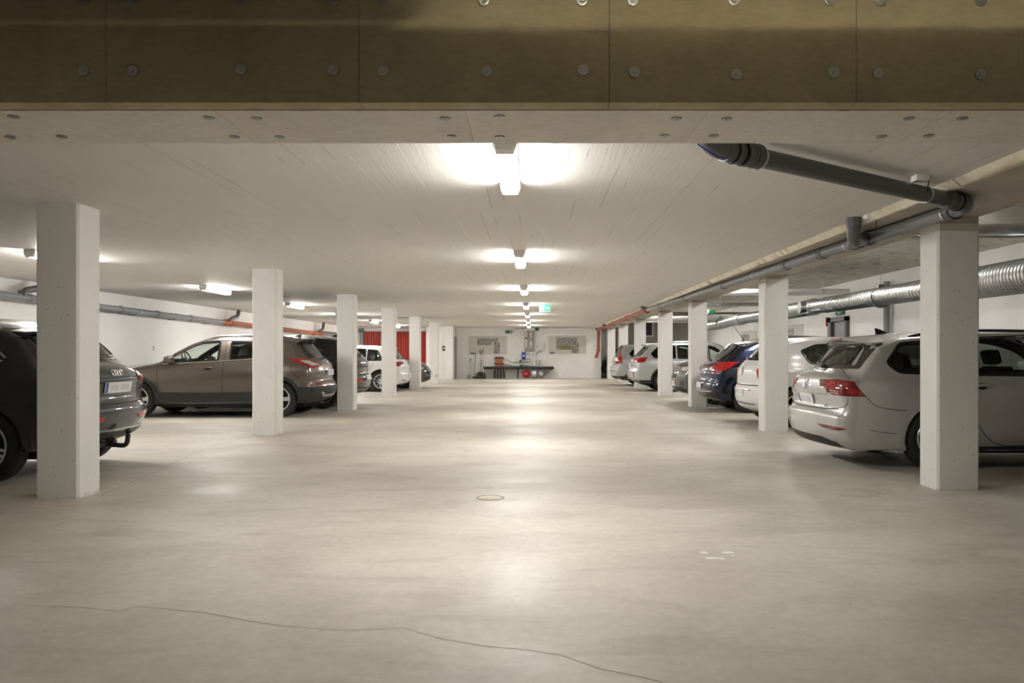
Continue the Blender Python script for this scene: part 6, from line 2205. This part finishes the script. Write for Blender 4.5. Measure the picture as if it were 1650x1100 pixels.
c.cabin(2.9, 1.85, 1.05, 0.36, 0.97)
M = c.frame3('r', 0.0, 0.90) @ Matrix.Translation((0, 0, 0.006))
mb = MB()
for a, b in (((0, 0.07), (0.035, 0)), ((0.035, 0), (0, -0.07)), ((0, -0.07), (-0.035, 0)), ((-0.035, 0), (0, 0.07))):
    mb.tube([(a[0], a[1], 0.003), (b[0], b[1], 0.003)], 0.008, 6, True, M)
mb.build('badge', M_BRIGHT, c.root, smooth=0)

# ---------------------------------------------------------------- dark blue hatchback, right row
P_BLUE = paint('midnight_blue_paint', (0.006, 0.010, 0.032), 0.85, 0.3)
bl = dict(hatch)
bl.update(L=4.42, wheels=(0.86, 3.545), wr=0.33, arch=0.368,
    rear=[(0.24, 0.24), (0.10, 0.28), (0.02, 0.38), (0.0, 0.50), (0.02, 0.60), (0.055, 0.66), (0.07, 0.74), (0.085, 0.84), (0.12, 0.94), (0.18, 1.0), (0.27, 1.06), (0.46, 1.22), (0.64, 1.36), (0.70, 1.415)],
    top=[(0.70, 1.415), (0.95, 1.46), (1.3, 1.50), (1.8, 1.51), (2.2, 1.48), (2.5, 1.40), (2.9, 1.18), (3.2, 1.01), (3.45, 0.96), (3.9, 0.89), (4.2, 0.78), (4.3, 0.70)],
    front=[(4.26, 0.2), (4.36, 0.28), (4.42, 0.44), (4.4, 0.58), (4.3, 0.70)],
    sec=[(0.15, 0.79), (0.22, 0.84), (0.33, 0.878), (0.5, 0.895), (0.65, 0.905), (0.8, 0.907), (0.9, 0.90), (0.97, 0.878), (1.03, 0.848), (1.15, 0.79), (1.3, 0.715), (1.4, 0.66), (1.52, 0.60)],
    side_windows=[
        [(0.98, 1.13), (1.10, 1.04), (1.70, 1.0), (1.72, 1.375), (1.35, 1.34)],
        [(1.82, 0.995), (2.95, 0.975), (2.78, 1.11), (2.5, 1.29), (2.22, 1.37), (1.82, 1.38)]],
    glass=[M_GLASS, M_GLASS], bow_w=0.12, bow_b=0.14, rr=0.18, ry=0.14,
    screens={'rear': (1.08, 1.36, 0.60, 0.50), 'front': (1.04, 1.41, 0.64, 0.54), 'fx': 3.16})
c = Car('hatchback_car', 'dark blue hatchback with large red tail light, its tail before the third right pillar', bl, P_BLUE, (3.50, 17.02, 0), 0)
c.glazing()
c.wheels_({'n': 7, 'w': (0.045, 0.04, 0.0)})
c.screen(1.035, 1.395, 0.70, 0.56)
c.windscreen(1.02, 1.42, 0.67, 0.56)
for sg in (-1, 1):
    lt = c.wrap('tail_light', [('r', 0.40 * sg, 0.90), ('r', 0.58 * sg, 0.985), ('s', 0.26, 1.01, sg), ('s', 0.66, 1.03, sg), ('s', 0.50, 0.93, sg), ('s', 0.30, 0.83, sg), ('r', 0.70 * sg, 0.80), ('r', 0.52 * sg, 0.835)], M_TAIL, 1.2, off=0.010)
    c.wrap('light_cell', [('r', 0.44 * sg, 0.90), ('r', 0.55 * sg, 0.915), ('r', 0.56 * sg, 0.87), ('r', 0.47 * sg, 0.86)], M_CLEAR, 1.2, off=0.014, parent=lt, label='clear reversing lamp cell')
    c.strip('window_strip', [(0.99, 1.12), (1.10, 1.022), (1.75, 0.98), (2.95, 0.958)], M_BRIGHT, sg, 's', 0.014, 0.008)
c.strip('bumper_strip', [(-0.68, 0.43), (0, 0.42), (0.68, 0.43)], M_BRIGHT, 1, 'r', 0.014, 0.008)
c.rear('tailgate_bar', [(-0.30, 0.79), (0.30, 0.79), (0.30, 0.82), (-0.30, 0.82)], M_BRIGHT, 0.008)
c.seams([('r', 1, [(-0.70, 0.635), (0, 0.62), (0.70, 0.635)], 0.012)] + [('s', sg, [(1.76, 1.37), (1.76, 0.28)], 0.008) for sg in (-1, 1)] + [('r', 1, [(0.30 * sg, 1.0), (0.40 * sg, 0.86), (0.38 * sg, 0.68)], 0.008) for sg in (-1, 1)])
c.mirror(2.78, 1.0, P_BLUE)
c.plate('r', 0.0, 0.54, 0.5, 0.11, 0.012)
c.wiper(0.0, 1.055, 0.34, 3, -1)
c.rails(M_ALLOY, 1.1, 2.4, 0.575, 1.5, 0.010, 0.018)
l, q = c._cast((0.95, 0, 4), (0, 0, -1))
MB().tube([(0.95, 0, l.z - 0.005), (0.95, 0, l.z + 0.03), (0.72, 0, l.z + 0.36)], [0.02, 0.008, 0.003], 8).build('rod_antenna', M_BLACK, c.root)
c.cabin(3.1, 1.95, 1.25, 0.36, 0.97)
M = c.frame3('r', 0.0, 0.90) @ Matrix.Translation((0, 0, 0.006))
mb = MB().torus(0.052, 0.008, M, 24, 8, 0.7)
stroke(mb, M, [(-0.075, -0.012), (0.012, -0.004), (-0.012, 0.004), (0.075, 0.012)], 0.012, 0.008)
mb.build('badge', M_BRIGHT, c.root, smooth=40)

# ---------------------------------------------------------------- grey SUV nose out, right row
P_GREEN = paint('grey_green_paint', (0.10, 0.108, 0.108), 0.55, 0.33)
xs = dict(suv)
xs.update(L=4.43, wheels=(0.87, 3.57), wr=0.36, arch=0.40,
    rear=[(0.20, 0.30), (0.09, 0.36), (0.02, 0.48), (0.0, 0.62), (0.03, 0.72), (0.06, 0.85), (0.08, 1.0), (0.14, 1.12), (0.24, 1.2), (0.40, 1.42), (0.50, 1.54), (0.54, 1.575)],
    top=[(0.54, 1.575), (0.85, 1.615), (1.3, 1.64), (1.8, 1.64), (2.3, 1.58), (2.6, 1.47), (2.95, 1.26), (3.22, 1.12), (3.5, 1.09), (3.95, 1.05), (4.22, 0.98), (4.33, 0.90)],
    front=[(4.24, 0.24), (4.37, 0.32), (4.42, 0.46), (4.42, 0.70), (4.33, 0.90)],
    sec=[(0.18, 0.81), (0.26, 0.87), (0.38, 0.91), (0.55, 0.92), (0.72, 0.93), (0.9, 0.93), (1.0, 0.915), (1.08, 0.885), (1.15, 0.85), (1.3, 0.78), (1.45, 0.71), (1.55, 0.66), (1.65, 0.60)],
    side_windows=[
        [(0.78, 1.25), (1.74, 1.14), (1.76, 1.48), (1.3, 1.47), (0.95, 1.42)],
        [(1.9, 1.13), (2.95, 1.11), (2.72, 1.29), (2.5, 1.42), (1.92, 1.48)]],
    screens={'rear': (1.24, 1.5, 0.60, 0.52), 'front': (1.17, 1.49, 0.66, 0.56), 'fx': 3.18}, bow_f=0.14)
c = Car('sport_utility_vehicle', 'grey SUV parked nose to the aisle with a framed black grille, right row', xs, P_GREEN, (3.43 + 4.43, 19.72, 0), pi)
c.glazing(M_PRIV)
c.wheels_({'n': 5, 'w': (0.06, 0.06, 0.0), 'ph': 0.2})
c.arch_trim(M_CLAD, 0.05, off=0.010)
c.windscreen(1.14, 1.51, 0.68, 0.57)
g = c.front('grille', [(-0.40, 0.66), (-0.34, 0.60), (0.34, 0.60), (0.40, 0.66), (0.40, 0.80), (0.34, 0.86), (-0.34, 0.86), (-0.40, 0.80)], M_TRIM, 0.006)
ring = [(-0.40, 0.66), (-0.34, 0.60), (0.34, 0.60), (0.40, 0.66), (0.40, 0.80), (0.34, 0.86), (-0.34, 0.86), (-0.40, 0.80)]
c.front('grille_frame', inset_poly(ring, -0.018), M_BRIGHT, 0.012, holes=[inset_poly(ring, 0.004)], parent=g, depth=0.012)
k = c.seam('grille_bar', [(-0.36, 0.64), (0, 0.73), (0.36, 0.82)], 'f', 1, 0.028, 0.016)
k.build('grille_bar', M_BRIGHT, g, smooth=0)
M = c.frame3('f', 0.0, 0.73) @ Matrix.Translation((0, 0, 0.018))
MB().torus(0.058, 0.010, M, 24, 8).build('badge', M_BRIGHT, c.root, smooth=40)
c.front('lower_intake', [(-0.55, 0.29), (0.55, 0.29), (0.60, 0.40), (-0.60, 0.40)], M_CLAD, 0.008, r=0.03)
c.strip('bumper_strip', [(-0.66, 0.33), (0, 0.30), (0.66, 0.33)], M_CLAD, 1, 'f', 0.05, 0.012)
for sg in (-1, 1):
    h = c.wrap('headlight', [('f', 0.46 * sg, 0.80), ('f', 0.48 * sg, 0.87), ('f', 0.66 * sg, 0.885), ('s', 3.98, 0.90, sg), ('s', 4.02, 0.82, sg), ('f', 0.66 * sg, 0.78)], M_CLEAR, 3.2, off=0.006)
    c.front('fog_lamp_housing', [(0.52 * sg, 0.44), (0.68 * sg, 0.46), (0.68 * sg, 0.56), (0.56 * sg, 0.54)], M_TRIM, 0.006, r=0.02)
c.front('bonnet_edge', [(-0.60, 0.885), (0.60, 0.885), (0.60, 0.892), (-0.60, 0.892)], M_GAP, 0.002)
c.mirror(2.8, 1.1, P_GREEN)
c.plate('f', 0.0, 0.47, 0.5, 0.11, 0.016)

# ---------------------------------------------------------------- silver wagon with tow hook
P_LSILV = paint('light_silver_paint', (0.52, 0.54, 0.55), 0.55, 0.33)
ow = dict(estate)
ow.update(L=4.79, wheels=(1.02, 3.76), wr=0.345, arch=0.385, ground=0.2, sill=0.24,
    rear=[(0.22, 0.27), (0.08, 0.33), (0.015, 0.44), (0.0, 0.58), (0.015, 0.68), (0.05, 0.73), (0.06, 0.85), (0.08, 0.98), (0.12, 1.05), (0.19, 1.1), (0.34, 1.25), (0.50, 1.42), (0.56, 1.475)],
    top=[(0.56, 1.475), (0.8, 1.525), (1.2, 1.56), (1.8, 1.58), (2.3, 1.575), (2.7, 1.52), (3.0, 1.41), (3.35, 1.2), (3.65, 1.06), (3.95, 1.01), (4.3, 0.95), (4.58, 0.84), (4.66, 0.77)],
    front=[(4.6, 0.25), (4.73, 0.33), (4.78, 0.48), (4.76, 0.64), (4.66, 0.77)],
    sec=[(0.18, 0.80), (0.26, 0.86), (0.38, 0.89), (0.55, 0.90), (0.72, 0.91), (0.86, 0.91), (0.96, 0.895), (1.02, 0.87), (1.08, 0.845), (1.2, 0.80), (1.35, 0.735), (1.48, 0.68), (1.6, 0.62)],
    side_windows=[
        [(0.62, 1.19), (0.72, 1.06), (1.38, 1.045), (1.38, 1.435), (0.85, 1.40)],
        [(1.46, 1.045), (2.34, 1.04), (2.34, 1.455), (1.46, 1.44)],
        [(2.44, 1.04), (3.42, 1.035), (3.3, 1.12), (2.95, 1.36), (2.72, 1.44), (2.44, 1.455)]],
    glass=[M_PRIV, M_GLASS, M_GLASS],
    screens={'rear': (1.13, 1.42, 0.58, 0.50), 'front': (1.09, 1.45, 0.64, 0.54), 'fx': 3.6})
c = Car('estate_car', 'silver wagon with a tow hook and high red tail lights, behind the fourth right pillar', ow, P_LSILV, (3.10, 26.1, 0), 0)
c.glazing()
c.wheels_({'n': 5, 'w': (0.05, 0.05, 0.0)})
c.screen(1.10, 1.455, 0.66, 0.56)
c.windscreen(1.07, 1.47, 0.67, 0.57)
c.spoiler(0.44, 1.50, 0.42, 0.60, 0.05, 0.12)
for sg in (-1, 1):
    c.wrap('tail_light', [('r', 0.42 * sg, 1.0), ('r', 0.60 * sg, 1.055), ('s', 0.30, 1.075, sg), ('s', 0.50, 1.07, sg), ('s', 0.42, 0.93, sg), ('s', 0.2, 0.90, sg), ('r', 0.62 * sg, 0.90), ('r', 0.45 * sg, 0.93)], M_TAIL, 1.2, off=0.010)
    c.wrap('rear_reflector', [('r', 0.66 * sg, 0.44), ('r', 0.72 * sg, 0.44), ('r', 0.72 * sg, 0.62), ('r', 0.66 * sg, 0.60)], M_REDREF, 1.2, off=0.006)
c.band('bumper_cladding', 0.6, 0.28, 0.36, M_CLAD, 1.2, 0.006, 0.6)
c.arch_trim(M_CLAD, 0.045, off=0.01)
c.seams([('r', 1, [(-0.68, 0.705), (0, 0.70), (0.68, 0.705)], 0.012), ('r', 1, [(-0.45, 0.94), (0, 0.94), (0.45, 0.94)], 0.014)] + [('s', sg, [(2.39, 1.45), (2.39, 0.3)], 0.008) for sg in (-1, 1)])
c.mirror(3.22, 1.05, P_LSILV)
c.rails(M_ALLOY, 0.95, 3.0, 0.60, 1.55, 0.018, 0.05)
c.plate('r', 0.0, 0.80, 0.5, 0.11, 0.012)
c.towbar(0.36, 0.06)
c.wiper(0.0, 1.11, 0.34, 3, -1)
c.cabin(3.55, 2.25, 1.4, 0.42, 1.03)

# ---------------------------------------------------------------- silver wagon with upright lights
vw = dict(ow)
vw.update(L=4.82, wheels=(1.04, 3.86), wr=0.33, arch=0.37,
    rear=[(0.20, 0.24), (0.08, 0.30), (0.015, 0.42), (0.0, 0.56), (0.02, 0.66), (0.07, 0.70), (0.08, 0.85), (0.11, 0.98), (0.16, 1.08), (0.28, 1.32), (0.36, 1.47), (0.40, 1.51)],
    top=[(0.40, 1.51), (0.7, 1.53), (1.2, 1.545), (1.8, 1.55), (2.3, 1.54), (2.7, 1.49), (3.0, 1.38), (3.35, 1.17), (3.65, 1.02), (3.95, 0.98), (4.3, 0.91), (4.6, 0.80), (4.69, 0.73)],
    front=[(4.62, 0.22), (4.76, 0.3), (4.81, 0.45), (4.79, 0.60), (4.69, 0.73)],
    screens={'rear': (1.09, 1.44, 0.56, 0.50), 'front': (1.06, 1.43, 0.64, 0.54), 'fx': 3.6}, bow_w=0.08)
c = Car('estate_car', 'silver wagon with tall upright red tail lights, behind the fifth right pillar', vw, P_LSILV, (2.95, 30.5, 0), 0)
c.glazing(M_PRIV)
c.wheels_({'n': 7, 'w': (0.04, 0.04, 0.0)})
c.screen(1.05, 1.47, 0.60, 0.54)
c.windscreen(1.04, 1.44, 0.67, 0.57)
for sg in (-1, 1):
    c.wrap('tail_light', [('r', 0.50 * sg, 0.86), ('r', 0.62 * sg, 1.02), ('r', 0.60 * sg, 1.44), ('s', 0.40, 1.42, sg), ('s', 0.34, 1.02, sg), ('s', 0.36, 0.82, sg), ('r', 0.66 * sg, 0.80)], M_TAIL, 1.2, off=0.008)
c.band('bumper_cladding', 0.55, 0.26, 0.36, M_CLAD, 1.2, 0.006, 0.6)
c.seams([('r', 1, [(-0.68, 0.675), (0, 0.67), (0.68, 0.675)], 0.012)])
c.rails(M_BLACK, 0.8, 3.0, 0.60, 1.52, 0.016, 0.04)
c.plate('r', 0.0, 0.80, 0.5, 0.11, 0.012)
c.mirror(3.22, 1.0, P_LSILV)

# ---------------------------------------------------------------- black car at the far right
c = Car('hatchback_car', 'black car showing only a sliver of its tail beside the last right pillar', hatch, P_BLACK, (3.38, 39.75, 0), 0)
c.glazing(M_PRIV)
c.wheels_({'n': 5, 'w': (0.05, 0.05, 0.0)})
c.screen(1.01, 1.35, 0.66, 0.56)
c.windscreen(1.0, 1.375, 0.67, 0.56)
# ---------------------------------------------------------------- camera, world, colour
cam = bpy.data.cameras.new('camera')
cam.sensor_width = 36.0
cam.lens = 36.0 * 1300 / 1650
cam.shift_x = -(858 - 825) / 1650
cam.shift_y = (569 - 550) / 1650
cam.clip_start = 0.05
co = bpy.data.objects.new('camera', cam)
COL.objects.link(co)
co.location = (0, 0, 1.2)
co.rotation_euler = (pi / 2, 0, 0)
SC.camera = co
w = bpy.data.worlds.new('world')
SC.world = w
w.use_nodes = True
w.node_tree.nodes['Background'].inputs['Color'].default_value = (0.02, 0.02, 0.02, 1)
w.node_tree.nodes['Background'].inputs['Strength'].default_value = 0.0
vs = SC.view_settings
vs.view_transform = 'Standard'
vs.look = 'None'
vs.exposure = 2.35
vs.gamma = 1.0
vs.use_curve_mapping = False
SC.cycles.use_denoising = True
SC.cycles.max_bounces = 10
SC.cycles.diffuse_bounces = 6
SC.cycles.glossy_bounces = 5
SC.cycles.transparent_max_bounces = 12
SC.cycles.sample_clamp_indirect = 6.0
SC.cycles.use_light_tree = True
SC.cycles.caustics_reflective = False
SC.cycles.caustics_refractive = False
